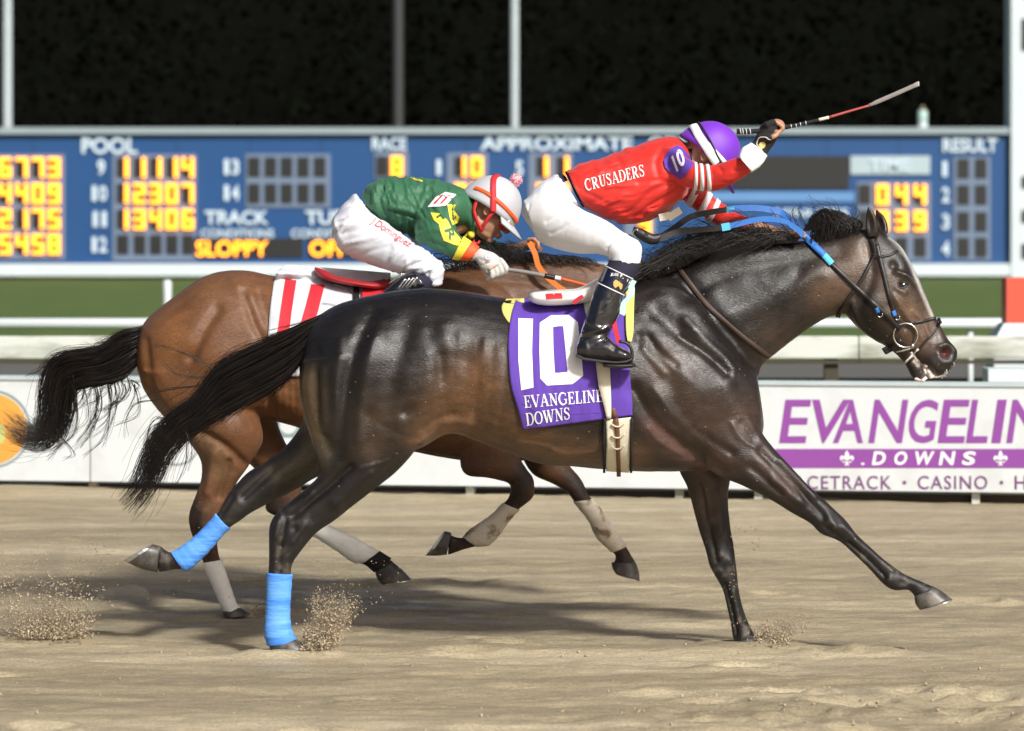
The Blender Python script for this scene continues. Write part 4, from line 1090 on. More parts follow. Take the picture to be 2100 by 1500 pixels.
V, F = ribbon([(730, 586), (731, 610), (732, 640)], 12, [FB, CB2], .018, .005); mk("girth_strap", V, F, M['black_leather'], sad2)
V, F = strap([(684, 585), (705, 590), (722, 602), (733, 612)], YF - .30, 4); mk("tie_strap", V, F, M['black_leather'], sad2)
rn2 = thing("reins", (0.1, YF - .1, 1.5), "orange rein lying along the brown horse's neck", "reins")
V, F = strap([(1086, 498), (1097, 520), (1104, 545), (1120, 566), (1145, 588), (1175, 606), (1215, 622), (1260, 640)], [YF - .10, YF - .115, YF - .12, YF - .125, YF - .13, YF - .13, YF - .13, YF - .13], 12, .004); mk("rein_grip", V, F, M['orange_rein'], rn2)
V, F = strap([(1086, 498), (1100, 505), (1110, 512)], [YF - .10, YF - .06, YF], 9, .004); mk("rein_loop", V, F, M['orange_rein'], rn2)
# ------------------------------------------------------------------ jockeys
def head_frame(px, py, Y, pitch):
    c = W(px, py, Y); p = math.radians(pitch)
    f = np.array([math.cos(p), 0, -math.sin(p)]); u = np.array([math.sin(p), 0, math.cos(p)]); s = np.array([0, -1.0, 0])
    R = np.stack([f, s, u], 1)
    return c, R

def head_parts(mb, c, R):
    def E(p, r): mb.add(*ellipsoid(c + R @ np.array(p), r, R, 18, 12))
    E((-.01, 0, .045), (.096, .074, .092)); E((.028, 0, -.025), (.062, .060, .085)); E((.035, 0, -.082), (.046, .046, .030)); E((.070, 0, -.098), (.019, .022, .017))
    E((.072, 0, .030), (.022, .050, .016)); E((.096, 0, -.056), (.012, .024, .008)); E((.094, 0, -.069), (.011, .022, .008))
    for s in (-1, 1):
        E((.060, s * .042, -.012), (.028, .022, .024)); E((-.005, s * .074, -.002), (.020, .009, .030)); E((-.008, s * .080, .010), (.012, .006, .014)); E((.0, s * .045, -.065), (.035, .018, .025))
    P = [c + R @ np.array(p) for p in ((.088, 0, .020), (.100, 0, 0), (.113, 0, -.022), (.104, 0, -.034))]
    mb.add(*tube(P, [.009, .012, .015, .012], 10))
    for s in (-1, 1): E((.102, s * .012, -.032), (.009, .008, .008))
    P = [c + R @ np.array(p) for p in ((-.03, 0, -.02), (-.06, 0, -.08), (-.10, 0, -.14))]
    mb.add(*tube(P, [.055, .054, .06], 14))

def face_details(parent, c, R):
    for s in (-1, 1):
        V, F = ellipsoid(c + R @ np.array((.073, s * .031, .010)), (.014, .014, .011), R, 14, 10); mk("eye", V, F, M['eye'], parent)
        P = [c + R @ np.array((.088 - abs(y) * .25, s * (.032 + y), .034 + .004 * math.cos(y * 90))) for y in np.linspace(-.02, .02, 7)]
        V, F = tube(P, .0035, 6); mk("eyebrow", V, F, M['hair'], parent)
        P = [c + R @ np.array((-.004 + .013 * math.cos(a), s * .083, .0 + .022 * math.sin(a))) for a in np.linspace(.3, 5.2, 16)]
        V, F = tube(P, .0035, 6); mk("ear_rim", V, F, M['skin'], parent)
    P = [c + R @ np.array((.104 - abs(y) * .35, y, -.0625)) for y in np.linspace(-.024, .024, 9)]
    V, F = tube(P, .0022, 6); mk("mouth", V, F, mat("mouth_line", (.10, .03, .025), .5), parent)

def helmet(parent, c, R, m, band, strapm, stripe, big=1.0):
    rx, ry, rz = .122 * big, .102 * big, .134 * big
    cz = .008
    def on(a, h, k=1.0):   # a round the head, h 0 rim .. 1 crown
        t = h * math.pi / 2
        rr = max(0.0, math.cos(t)) ** .85; zz = math.sin(t)
        drop = -.022 * (1 - h) * math.cos(a) ** 2 * (1 if math.cos(a) < 0 else .2)
        return c + R @ np.array((-.006 + rx * k * rr * math.cos(a), ry * k * rr * math.sin(a), cz + rz * k * zz + drop))
    na, nh = 40, 14
    V = [on(2 * math.pi * j / na, i / nh, 1 + .012 * math.cos(12 * math.pi * j / na) * (1 - i / nh)) for i in range(nh) for j in range(na)] + [on(0, 1)]
    F = [(i * na + j, (i + 1) * na + j, (i + 1) * na + (j + 1) % na, i * na + (j + 1) % na) for i in range(nh - 1) for j in range(na)]
    F += [((nh - 1) * na + j, nh * na, (nh - 1) * na + (j + 1) % na) for j in range(na)]
    h = mk("helmet", V, F, m, parent)
    md = h.modifiers.new("thick", 'SOLIDIFY'); md.thickness = .010; md.offset = -1
    # peak
    G = []; nu, nv = 17, 5
    for i in range(nv):
        for j in range(nu):
            a = math.radians(-62 + 124 * j / (nu - 1)); e = i / (nv - 1)
            ext = .058 * e * math.cos(a * 1.25) ** .6 if abs(a * 1.25) < math.pi / 2 else 0
            q = on(a, .0, 1.0) - c
            q = q + R @ np.array((ext * math.cos(a * .6), ext * math.sin(a) * .4, -.020 * e - .10 * ext * ext / .06))
            G.append(c + q)
    F = [(i * nu + j, i * nu + j + 1, (i + 1) * nu + j + 1, (i + 1) * nu + j) for i in range(nv - 1) for j in range(nu - 1)]
    pk = mk("peak", G, F, m if band is None else m, h)
    md = pk.modifiers.new("thick", 'SOLIDIFY'); md.thickness = .007; md.offset = 0
    def rim_band(name, h0, h1, a0, a1, mt, k=1.02):
        n = 40; A = np.linspace(a0, a1, n)
        V = [on(a, hh, kk) for kk in (k, k + .012) for hh in (h0, (h0 + h1) / 2, h1) for a in A]
        F = []
        for i in range(n - 1):
            for r in (0, 1): F.append(((3 + r) * n + i, (3 + r) * n + i + 1, (4 + r) * n + i + 1, (4 + r) * n + i))
            F.append((i, i + 1, 3 * n + i + 1, 3 * n + i)); F.append((2 * n + i, 5 * n + i, 5 * n + i + 1, 2 * n + i + 1))
        return mk(name, V, F, mt, h)
    if band: rim_band("rim_band", .02, .13, 0, 2 * math.pi, band)
    def over(name, pts, w, mt, k=1.035):      # band over the cap through (angle, height) points
        Q = cat_interp(pts, 6); P = np.array([on(math.radians(a), hh, k) for a, hh in Q])
        nrm = np.array([on(math.radians(a), hh, k + .1) for a, hh in Q]) - P; nrm /= np.linalg.norm(nrm, axis=1)[:, None]
        T = np.gradient(P, axis=0); T /= np.linalg.norm(T, axis=1)[:, None]; B = np.cross(T, nrm)
        V = np.concatenate([P - B * w / 2 - nrm * .004, P - B * w / 2, P + nrm * .002, P + B * w / 2, P + B * w / 2 - nrm * .004]); n = len(P)
        F = [(j * n + i, j * n + i + 1, (j + 1) * n + i + 1, (j + 1) * n + i) for j in range(4) for i in range(n - 1)]
        return mk(name, V, F, mt, h)
    return h, on, over

def goggles(parent, c, R, frame, lens):
    for s in (-1, 1):
        V, F = ellipsoid(c + R @ np.array((.092, s * .036, .004)), (.026, .038, .028), R, 20, 12); g = mk("goggle_lens", V, F, lens, parent)
        P = [c + R @ np.array((.088 - .25 * abs(.036 * math.cos(a)) + (.010 if s * math.cos(a) < 0 else -.010), s * .036 + .041 * math.cos(a), .004 + .030 * math.sin(a))) for a in np.linspace(0, 2 * math.pi, 24)]
        V, F = tube(P, .008, 8, caps=False); mk("goggle_frame", V, F, frame, g)

def finger(mb, pts, Ys, r):
    P2 = cat_interp(pts, 4); Y = np.interp(np.linspace(0, 1, len(P2)), np.linspace(0, 1, len(Ys)), Ys)
    P = np.array([W(a, b, y) for (a, b), y in zip(P2, Y)])
    R = r * np.interp(np.linspace(0, 1, len(P)), [0, .5, .9, 1], [1.1, 1.0, .85, .55])
    mb.add(*tube(P, R, 8))

def cloth_mesh(lofts, Y, voxel, strokes, amp, freq, seed, smooth_it=5, n=26, fdir=(1, -.4)):
    mb = MB()
    for L in lofts: mb.add(*loft(L, Y, n=n, sub=5, e=.95))
    V, F = mb.get(); V, F = remesh(V, F, voxel); V = smooth(V, F, smooth_it, .55, -.48)
    N = normals(V, F); Q = pix(V)
    d = np.array(fdir, float); d /= np.linalg.norm(d); e = np.array([-d[1], d[0]])
    wob = 14 * fbm(Q[:, 0] / 60, Q[:, 1] / 60, seed + 9, 2)
    p_ = (Q @ d) / freq[1]; q_ = (Q @ e + wob) / freq[0]
    a = fbm(p_, q_ + V[:, 1] * 3, seed, 3)
    ridge = np.clip(1 - np.abs(2.6 * a), 0, 1) ** 1.6
    mask = np.clip(.5 + 1.6 * fbm(Q[:, 0] / 70, Q[:, 1] / 70 + V[:, 1] * 4, seed + 4, 2), 0, 1)
    V = V + N * ((ridge - .4) * mask * amp)[:, None]
    V = sculpt(V, F, strokes)
    return V, F

# ---- jockey in red --------------------------------------------------------
j1 = thing("person", (0.3, 0, 1.0), "jockey in red silks and purple cap crouching with whip arm raised", "person")
t1 = [(1160, 352, 1197, 425, .135), (1195, 336, 1228, 442, .15), (1245, 322, 1268, 458, .165), (1295, 302, 1312, 460, .175), (1345, 285, 1355, 442, .185), (1382, 281, 1396, 415, .180), (1404, 292, 1412, 392, .14), (1416, 308, 1424, 372, .07)]
a1 = [(1350, 300, 1372, 385, .05, -.10), (1382, 305, 1392, 383, .055, -.17), (1410, 325, 1408, 385, .055, -.215), (1430, 336, 1430, 389, .052, -.24), (1455, 339, 1460, 391, .050, -.27), (1482, 333, 1490, 383, .050, -.30), (1510, 323, 1520, 366, .047, -.33), (1524, 324, 1540, 352, .042, -.36)]
b1 = [(1385, 340, 1385, 400, .05, .12), (1420, 366, 1400, 410, .05, .19), (1458, 398, 1436, 442, .048, .21), (1485, 421, 1468, 460, .042, .20), (1512, 437, 1500, 467, .036, .17), (1540, 448, 1532, 476, .032, .14)]
fs1 = [([(1400, 390), (1370, 380), (1330, 400), (1290, 440)], 6, -.008), ([(1385, 395), (1340, 420), (1300, 450)], 5, -.008), ([(1395, 380), (1350, 370), (1310, 375)], 5, -.006), ([(1360, 300), (1345, 330), (1350, 360)], 6, -.006), ([(1340, 295), (1320, 300)], 5, .005),
       ([(1385, 300), (1372, 320), (1368, 345)], 4, -.005), ([(1180, 380), (1210, 400), (1250, 420)], 5, -.004), ([(1190, 365), (1230, 352)], 6, .004), ([(1262, 318), (1275, 340)], 5, -.004), ([(1215, 335), (1220, 350)], 5, -.004), ([(1300, 455), (1340, 430), (1390, 405)], 6, .007),
       ([(1450, 345), (1458, 360)], 4, -.005), ([(1472, 340), (1480, 352)], 4, -.005), ([(1505, 350), (1530, 345)], 5, -.005), ([(1400, 375), (1420, 380)], 5, -.008)]
JV, JF = cloth_mesh([t1, a1, b1], 0, .0058, fs1, .011, (17, 75), 21, fdir=(1, -.30))
jersey1 = mk("jersey", JV, JF, M['red_silk'], j1); JB = bvh_of(JV, JF.tolist())
for t0, tt in ((.385, .425), (.455, .495), (.525, .565)):
    V, F = loft(a1, 0, n=28, sub=10, grow=.0045, t0=t0, t1=tt); mk("sleeve_stripe", V, F, M['stripe_white'], jersey1)
for t0, tt in ((.24, .30), (.36, .42), (.48, .54)):
    V, F = loft(b1, 0, n=28, sub=10, grow=.0045, t0=t0, t1=tt); mk("sleeve_stripe", V, F, M['stripe_white'], jersey1)
V2, F2, lk = serif2d("CRUSADERS"); print_on("lettering", V2, F2, [(1197, 369), (1319, 337), (1323, 361), (1202, 392)], JB, M['print_white'], jersey1, .0035, lk)
arm_band = poly_on("number_band", [(1366, 316), (1376, 304), (1390, 298), (1400, 303), (1412, 318), (1424, 336), (1412, 352), (1395, 369), (1375, 355), (1364, 344), (1361, 330)], JB, M['purple_cloth'], j1, .009, 4)
V2, F2 = text2d("10", 0, .03); print_on("numeral", V2, F2, [(1376, 322), (1396, 302), (1407, 334), (1388, 354)], [bvh_of(np.array([np.array(v.co) for v in arm_band.data.vertices]) + BASE[j1.name], [tuple(p.vertices) for p in arm_band.data.polygons]), JB], M['print_white'], arm_band, .003, fine=3)
V, F = ribbon([(1160, 352), (1170, 372), (1182, 398), (1197, 425)], 4.5, JB, .004, .003); mk("waist_hem", V, F, M['navy'], jersey1)
for q in ([(1352, 447), (1372, 433), (1377, 451), (1362, 453)], [(1370, 448), (1400, 424), (1392, 437), (1380, 452)]):
    V, F = strap([q[0], ((q[1][0] + q[2][0]) / 2, (q[1][1] + q[2][1]) / 2)], -.10, 15, .003); mk("vest_tab", V, F, M['cream'], j1)
p1 = [(1142, 356, 1192, 428, .13), (1100, 382, 1166, 458, .16), (1077, 412, 1132, 484, .155), (1068, 438, 1100, 486, .09)]
th1 = [(1072, 412, 1100, 492, .085, -.08), (1110, 392, 1120, 504, .10, -.11), (1155, 405, 1155, 515, .102, -.15), (1195, 430, 1192, 521, .092, -.20), (1240, 451, 1226, 521, .077, -.25), (1280, 477, 1246, 528, .066, -.285), (1308, 494, 1250, 536, .062, -.30), (1317, 515, 1250, 541, .060, -.305), (1314, 542, 1250, 548, .056, -.305)]
th1f = [tuple(list(s[:5]) + [-s[5]]) for s in th1]
bs1 = [([(1188, 426), (1165, 418), (1150, 405)], 5, -.010), ([(1180, 432), (1150, 440), (1120, 455)], 4, -.004), ([(1200, 440), (1160, 465), (1130, 480)], 4, -.004), ([(1245, 510), (1262, 492), (1290, 482)], 4, -.006), ([(1250, 535), (1275, 515), (1310, 505)], 4, -.005), ([(1265, 540), (1290, 522)], 4, -.004),
       ([(1085, 420), (1080, 455), (1095, 480)], 3, -.003), ([(1150, 375), (1165, 400), (1180, 420)], 4, -.004), ([(1230, 515), (1255, 500)], 5, .004)]
BV, BF = cloth_mesh([p1, th1, th1f], 0, .0062, bs1, .004, (20, 80), 33, fdir=(.6, -1))
br1 = mk("breeches", BV, BF, M['breeches'], j1); BB = bvh_of(BV, BF.tolist())
V, F = ribbon([(1244, 531), (1252, 505), (1266, 491), (1288, 482), (1300, 486)], 2.2, BB, .001, .0015); mk("knee_seam", V, F, M['grey_cloth'], br1)
V, F = ribbon([(1145, 358), (1155, 364), (1160, 372)], 9, [BB, JB], .003, .003); mk("waist_label", V, F, M['navy'], br1)
sh1 = [(1314, 536, 1249, 534, .056, -.305), (1308, 555, 1247, 541, .056, -.31), (1298, 573, 1243, 547, .055, -.315)]
boot = [(1297, 571, 1242, 545, .058, -.315), (1289, 590, 1234, 563, .058, -.318), (1279, 607, 1225, 582, .056, -.32), (1275, 628, 1213, 612, .053, -.325), (1268, 650, 1203, 642, .049, -.33), (1255, 676, 1194, 674, .044, -.33), (1247, 690, 1188, 694, .043, -.33), (1246, 704, 1184, 712, .042, -.33), (1240, 716, 1188, 726, .040, -.33)]
foot = [(1183, 706, 1180, 728, .026, -.33), (1198, 692, 1196, 735, .039, -.33), (1222, 690, 1220, 739, .042, -.335), (1245, 692, 1245, 742, .043, -.34), (1264, 706, 1266, 743, .044, -.345), (1284, 718, 1285, 741, .038, -.35), (1296, 727, 1297, 736, .018, -.35)]
def leg_set(parent, sh, bt, ft, Y, mir, names=True):
    fl = (lambda L: [tuple(list(s[:5]) + [-s[5]]) for s in L]) if mir else (lambda L: L)
    V, F = loft(fl(sh), Y, n=24, sub=6, grow=.001); mk("stocking", V, F, M['navy'], parent)
    mb = MB(); mb.add(*loft(fl(bt), Y, n=26, sub=6)); mb.add(*loft(fl(ft), Y, n=22, sub=6))
    V, F = mb.get(); V, F = remesh(V, F, .0048); V = smooth(V, F, 5, .55, -.48)
    if not mir: V = sculpt(V, F, [([(1194, 684), (1220, 680), (1252, 668)], 3.5, .007), ([(1192, 694), (1225, 688), (1250, 684)], 3, -.006), ([(1205, 660), (1235, 676)], 3.5, .005), ([(1240, 700), (1260, 716)], 6, -.004), ([(1200, 700), (1205, 725)], 5, .004), ([(1230, 620), (1222, 660)], 6, .004)])
    N = normals(V, F); Q = pix(V); V = V + N * (.0022 * fbm(Q[:, 0] / 14, Q[:, 1] / 14 + V[:, 1] * 20, 4, 3))[:, None]
    b = mk("boot", V, F, M['patent'], parent)
    V2, F2 = loft(fl([(s[0] + (0 if i else -1), s[3] - 3, s[2], s[3] + 3.5, s[4] + .003, s[5]) for i, s in enumerate(ft)]), Y, n=20, sub=5); mk("sole", V2, F2, M['sole'], b)
    return b, bvh_of(V, F.tolist())
boot1, BTB = leg_set(j1, sh1, boot, foot, 0, False)
leg_set(j1, sh1, boot, foot, 0, True)
V, F = loft(boot, 0, n=28, sub=10, grow=.0025, t0=.0, t1=.245); mk("boot_cuff", V, F, M['patent_navy'], boot1); CUF = bvh_of(V, F)
for tt in (.0, .235):
    V, F = loft(boot, 0, n=28, sub=10, grow=.0045, t0=tt, t1=tt + .012); mk("boot_piping", V, F, M['print_white'], boot1)
for i, ch in enumerate("JUAN P. VA"):
    if ch == ' ': continue
    u = i / 9; x = 1252 + 38 * u; y = 566 - 6 * math.sin(u * 3.14) + 16 * u
    V2, F2 = text2d(ch, 0, .02); w_ = 1.6 if ch == '.' else 3.6; hh = 1.5 if ch == '.' else 6.5
    print_on("lettering", V2, F2, [(x, y - hh), (x + w_, y - hh + 1.2), (x + w_ - 1, y + 1.2), (x - 1, y)], [CUF], M['print_white'], boot1, .002)
poly_on("boot_emblem", [(1258, 578), (1263, 574), (1270, 578), (1277, 584), (1276, 592), (1272, 595), (1269, 587), (1264, 586), (1262, 591), (1258, 586)], [CUF], M['gold'], boot1, .002, 4)
poly_on("boot_zip", [(1242, 549), (1246, 551), (1235, 578), (1231, 577)], [CUF, BTB], M['whip_grey'], boot1, .002, 6)
# body: one continuous figure under the clothes
c1, R1 = head_frame(1447, 322, -.04, 45)
def shrink(L, g): return [(s[0], s[1], s[2], s[3], s[4]) + tuple(s[5:]) for s in L]
mb = MB(); head_parts(mb, c1, R1)
for L, g in ((t1, -.022), (a1, -.014), (b1, -.012), (p1, -.012), (th1, -.010), (th1f, -.010)): mb.add(*loft(L, 0, n=20, sub=4, grow=g))
for mir in (1, -1):
    L = [tuple(list(s[:5]) + [s[5] * mir]) for s in sh1 + boot[2:]]; mb.add(*loft(L, 0, n=18, sub=4, grow=-.012)); L = [tuple(list(s[:5]) + [s[5] * mir]) for s in foot]; mb.add(*loft(L, 0, n=16, sub=4, grow=-.010))
mb.add(*tube([W(1395, 345, -.02), W(1412, 342, -.03), W(1432, 338, -.04)], [.062, .056, .055], 16))
fore1 = [(1518, 326, 1538, 350, .040, -.36), (1526, 308, 1556, 337, .038, -.335), (1540, 299, 1567, 321, .034, -.31), (1550, 290, 1574, 310, .030, -.295)]
palm1 = [(1545, 296, 1570, 316, .030, -.30), (1553, 275, 1586, 297, .036, -.295), (1562, 257, 1595, 280, .040, -.295), (1574, 249, 1598, 268, .036, -.295), (1584, 249, 1598, 260, .024, -.295)]
mb.add(*loft(fore1, 0, n=18, sub=5)); mb.add(*loft(palm1, 0, n=18, sub=5, grow=-.004))
for i in range(4):
    y = -.331 + .024 * i; r = (.0085, .0095, .0095, .009)[i]
    finger(mb, [(1572, 256 + i), (1588, 250), (1601, 251 + (3 - i) * 2), (1606, 261 + (3 - i)), (1598, 270), (1588, 269)], [y] * 3, r)
finger(mb, [(1556, 282), (1572, 284), (1588, 280), (1597, 272)], [-.315, -.34, -.345, -.335], .0105)
f1f = [(1512, 437, 1500, 467, .034, .17), (1550, 452, 1545, 478, .030, .13), (1595, 466, 1590, 488, .026, .08), (1620, 472, 1618, 492, .026, .04), (1640, 474, 1640, 492, .022, .02)]
mb.add(*loft(f1f, 0, n=16, sub=4))
for i in range(4): finger(mb, [(1632, 478), (1644, 474 + i), (1650, 480 + i), (1646, 489)], [.03 - .028 * i, .03 - .028 * i, .03 - .028 * i], .009)
finger(mb, [(1628, 484), (1638, 480), (1644, 483)], [-.02, -.07, -.09], .010)
V, F = mb.get(); V, F = remesh(V, F, .0052); V = smooth(V, F, 3, .5, -.45)
mk("body", V, F, M['skin'], j1); SK1 = bvh_of(V, F.tolist())
face_details(j1, c1, R1)
V, F = loft(fore1, 0, n=24, sub=8, grow=.010, t0=.0, t1=.78); N_ = len(V); mk("undersleeve", V + np.random.default_rng(3).normal(0, .0006, V.shape), F, M['white_cloth'], j1); UB = bvh_of(V, F)
V2, F2 = text2d("Juan Vargas", .2); 
mb = MB(); mb.add(*loft(palm1, 0, n=20, sub=5, grow=.002)); mb.add(*loft(fore1[2:], 0, n=20, sub=5, grow=.006))
for i in range(4): finger(mb, [(1570, 258 + i), (1584, 251), (1594, 251 + (3 - i))], [-.331 + .024 * i] * 2, .0118)
finger(mb, [(1556, 282), (1572, 284), (1584, 281)], [-.315, -.342, -.347], .0128)
V, F = mb.get(); V, F = remesh(V, F, .0042); V = smooth(V, F, 3, .5, -.4); gl = mk("glove", V, F, M['glove_black'], j1); GLB = bvh_of(V, F.tolist())
for pts in ([(1582, 288), (1576, 286), (1570, 282), (1557, 283), (1552, 296), (1560, 305), (1566, 315)],):
    V, F = ribbon(pts, 2.0, [GLB, UB], .001, .002, 5); mk("glove_piping", V, F, M['cream'], gl)
poly_on("glove_emblem", [(1556, 297), (1560, 292), (1566, 291), (1571, 296), (1568, 303), (1562, 306)], [GLB], M['gold'], gl, .002, 4)
V, F = tube([W(1392, 332, -.02), W(1410, 330, -.03), W(1424, 330, -.035)], [.070, .068, .070], 18); mk("neck_scarf", V, F, M['black_fabric'], j1)
h1, on1, over1 = helmet(j1, c1, R1, M['purple_cap'], None, None, None)
# goggle strap, cap stripe, dark elastic   (angle: 0 = front, -90... side facing the camera is +90)
over1("goggle_strap", [(66, .0), (92, .05), (122, .14), (150, .24), (175, .28)], .032, M['white_cloth'])
over1("dark_elastic", [(58, .05), (84, .13), (114, .24), (145, .34), (170, .38)], .007, M['black_fabric'], 1.045)
over1("cap_stripe", [(106, .13), (85, .12), (60, .12), (30, .11), (0, .11)], .016, M['white_cloth'], 1.03)
over1("chin_strap", [(60, .0), (60, -.18), (50, -.5)], .012, M['black_fabric'], .95)
goggles(j1, c1, R1, M['white_cloth'], M['goggle_lens'])
wh = thing("whip", (1.0, -.30, 1.97), "long racing whip with black grip and red shaft raised by the red jockey", "whip")
def whip_seg(name, pts, Y, r, m, par, n=8):
    P2 = cat_interp(pts, 5); P = [W(a, b, Y) for a, b in P2]; V, F = tube(P, np.interp(np.linspace(0, 1, len(P)), np.linspace(0, 1, len(r)), r), n)
    return mk(name, V, F, m, par)
WY = -.305
g_ = whip_seg("grip", [(1511, 270), (1540, 270), (1570, 267), (1610, 262), (1650, 253), (1680, 246)], WY, [.0105, .009, .007, .0055], M['glove_black'], wh)
for x, y in ((1518, 270), (1523, 270), (1530, 270), (1538, 270), (1622, 259.5), (1632, 257.5), (1641, 255.3), (1652, 252.6)):
    rr = .0112 if x < 1550 else .0072
    whip_seg("grip_ring", [(x, y), (x + 1.2, y - .2)], WY, [rr, rr], M['print_white'], g_)
whip_seg("binding", [(1679, 246.2), (1700, 241)], WY, [.0062, .006], M['cream'], wh)
whip_seg("shaft", [(1699, 241.2), (1740, 229), (1782, 217)], WY, [.005, .0045, .004], M['whip_red'], wh)
P2 = cat_interp([(1780, 217.5), (1830, 196), (1884, 172)], 6); V, F = tube([W(a, b, WY) for a, b in P2], [.006] * 2 + [.0085] * (len(P2) - 3) + [.010], 10, flat=.3); mk("flap", V, F, M['whip_grey'], wh)
whip_seg("flap_end", [(1884, 176), (1883, 168)], WY, [.003, .003], M['cream'], wh)

# ---- jockey in green ------------------------------------------------------
j2 = thing("person", (-.45, YF, 1.1), "jockey in green and yellow silks and grey cap crouching on the brown horse", "person")
t2 = [(742, 400, 772, 448, .13), (760, 377, 794, 462, .155), (800, 363, 832, 482, .172), (850, 363, 872, 494, .182), (900, 369, 908, 482, .185), (940, 382, 938, 470, .17), (962, 392, 956, 470, .13), (980, 402, 966, 486, .10), (990, 412, 976, 484, .075)]
a2 = [(905, 390, 866, 425, .055, -.14), (930, 410, 852, 455, .062, -.19), (930, 435, 852, 486, .064, -.23), (934, 460, 874, 505, .058, -.255), (941, 480, 905, 519, .048, -.27), (950, 487, 928, 530, .043, -.28)]
b2 = [(930, 400, 905, 452, .05, .14), (962, 446, 938, 490, .05, .19), (1000, 488, 985, 520, .042, .17), (1040, 503, 1032, 530, .036, .13)]
fs2 = [([(775, 380), (768, 405), (775, 430), (790, 455)], 5, .010), ([(785, 385), (778, 410), (788, 440)], 4.5, -.010), ([(800, 425), (830, 430), (858, 440)], 5, .010), ([(800, 432), (830, 440), (855, 447)], 4, -.012), ([(798, 440), (796, 465), (802, 480)], 4, -.008), ([(870, 400), (862, 425), (858, 440)], 5, .007),
       ([(850, 395), (880, 390)], 6, -.005), ([(810, 470), (840, 480)], 5, -.007), ([(845, 480), (862, 470)], 5, -.008), ([(860, 480), (890, 470), (905, 475)], 6, .006), ([(915, 380), (925, 392), (950, 398)], 4, -.006), ([(880, 495), (910, 508)], 5, -.006), ([(785, 395), (800, 388)], 6, -.008), ([(830, 385), (850, 405)], 7, -.005),
       ([(930, 520), (940, 500), (945, 490)], 4, -.005), ([(935, 525), (955, 518)], 4, .005)]
JV2, JF2 = cloth_mesh([t2, a2, b2], YF, .0062, fs2, .015, (15, 50), 55, fdir=(.5, 1))
jersey2 = mk("jersey", JV2, JF2, M['green_silk'], j2); JB2 = bvh_of(JV2, JF2.tolist())
poly_on("number_band", [(877, 425), (893, 405), (914, 394), (936, 399), (925, 410), (914, 422), (896, 424)], JB2, M['white_cloth'], j2, .007)
for x in (0, 13): poly_on("numeral", [(888 + x, 418), (906 + x, 399), (910 + x, 400), (893 + x, 418)], JB2, M['red_print'], j2, .0095, 5)
poly_on("yellow_panel", [(883, 436), (902, 438), (918, 452), (926, 468), (940, 484), (946, 492), (944, 506), (930, 502), (910, 494), (904, 478), (900, 460), (890, 452)], JB2, M['yellow_silk'], jersey2, .004)
poly_on("yellow_panel", [(917, 419), (935, 420), (930, 430), (942, 446), (938, 458), (928, 462), (922, 446)], JB2, M['yellow_silk'], jersey2, .004)
poly_on("yellow_panel", [(840, 363.5), (856, 366), (867, 371), (866, 373), (850, 369)], JB2, M['yellow_silk'], jersey2, .003, 5)
V2, F2 = text2d("R", 0, .02); print_on("lettering", V2, F2, [(926, 467), (938, 486), (924, 494), (911, 472)], JB2, M['green_silk'], jersey2, .0065, fine=5)
V, F = ribbon([(896, 446), (905, 441), (912, 448)], 4, JB2, .006, .002); mk("lettering", V, F, M['green_silk'], jersey2)
V, F = ribbon([(928, 440), (934, 446), (930, 452)], 4, JB2, .006, .002); mk("lettering", V, F, M['green_silk'], jersey2)
cuff2 = [(950, 486, 928, 531, .044, -.28), (960, 492, 938, 533, .041, -.285), (972, 501, 949, 533, .038, -.29), (984, 510, 964, 536, .035, -.29)]
V, F = loft(cuff2, YF, n=24, sub=6, grow=.003, t0=0, t1=.62); mk("yellow_cuff", V, F, M['yellow_silk'], jersey2)
V, F = loft(cuff2, YF, n=24, sub=6, grow=.005, t0=.52, t1=.95); mk("wrist_tape", V, F, M['orange'], jersey2)
p2 = [(728, 398, 774, 450, .13), (700, 420, 748, 482, .158), (684, 450, 714, 508, .15), (679, 474, 698, 512, .085)]
th2 = [(684, 445, 700, 515, .085, -.08), (722, 420, 722, 528, .10, -.11), (770, 444, 755, 542, .10, -.15), (806, 466, 792, 554, .088, -.20), (848, 499, 826, 562, .076, -.25), (884, 522, 850, 566, .066, -.28), (905, 537, 872, 575, .060, -.295), (913, 556, 876, 588, .054, -.30), (905, 582, 878, 592, .044, -.30)]
th2f = [tuple(list(s[:5]) + [-s[5]]) for s in th2]
bs2 = [([(700, 480), (740, 470), (775, 455)], 5, -.006), ([(705, 500), (760, 490), (800, 478)], 5, .006), ([(790, 545), (800, 520), (830, 500)], 5, -.009), ([(800, 550), (815, 528), (840, 515)], 4, .007), ([(830, 555), (850, 540), (880, 535)], 4, -.008), ([(878, 590), (876, 565), (888, 545)], 4, -.010), ([(735, 530), (760, 515), (800, 505)], 5, -.005), ([(690, 460), (715, 445), (760, 440)], 5, -.004), ([(860, 560), (890, 548)], 5, .006), ([(700, 430), (730, 420), (755, 430)], 5, -.004)]
BV2, BF2 = cloth_mesh([p2, th2, th2f], YF, .0066, bs2, .010, (16, 60), 77, fdir=(1, -.55))
br2 = mk("breeches", BV2, BF2, M['breeches2'], j2); BB2 = bvh_of(BV2, BF2.tolist())
V2, F2 = text2d("J.Dominguez", .45, 0, .95)
print_on("embroidered_name", V2, F2, [(762, 442), (846, 496), (840, 514), (756, 460)], BB2, M['red_print'], br2, .004, fine=5)
sh2 = [(868, 558, 898, 588, .052, -.30), (846, 556, 880, 600, .052, -.31)]
boot2 = [(850, 556, 884, 600, .054, -.31), (824, 566, 856, 616, .053, -.315), (800, 585, 828, 634, .049, -.32), (780, 606, 804, 650, .045, -.32), (768, 626, 786, 664, .043, -.32)]
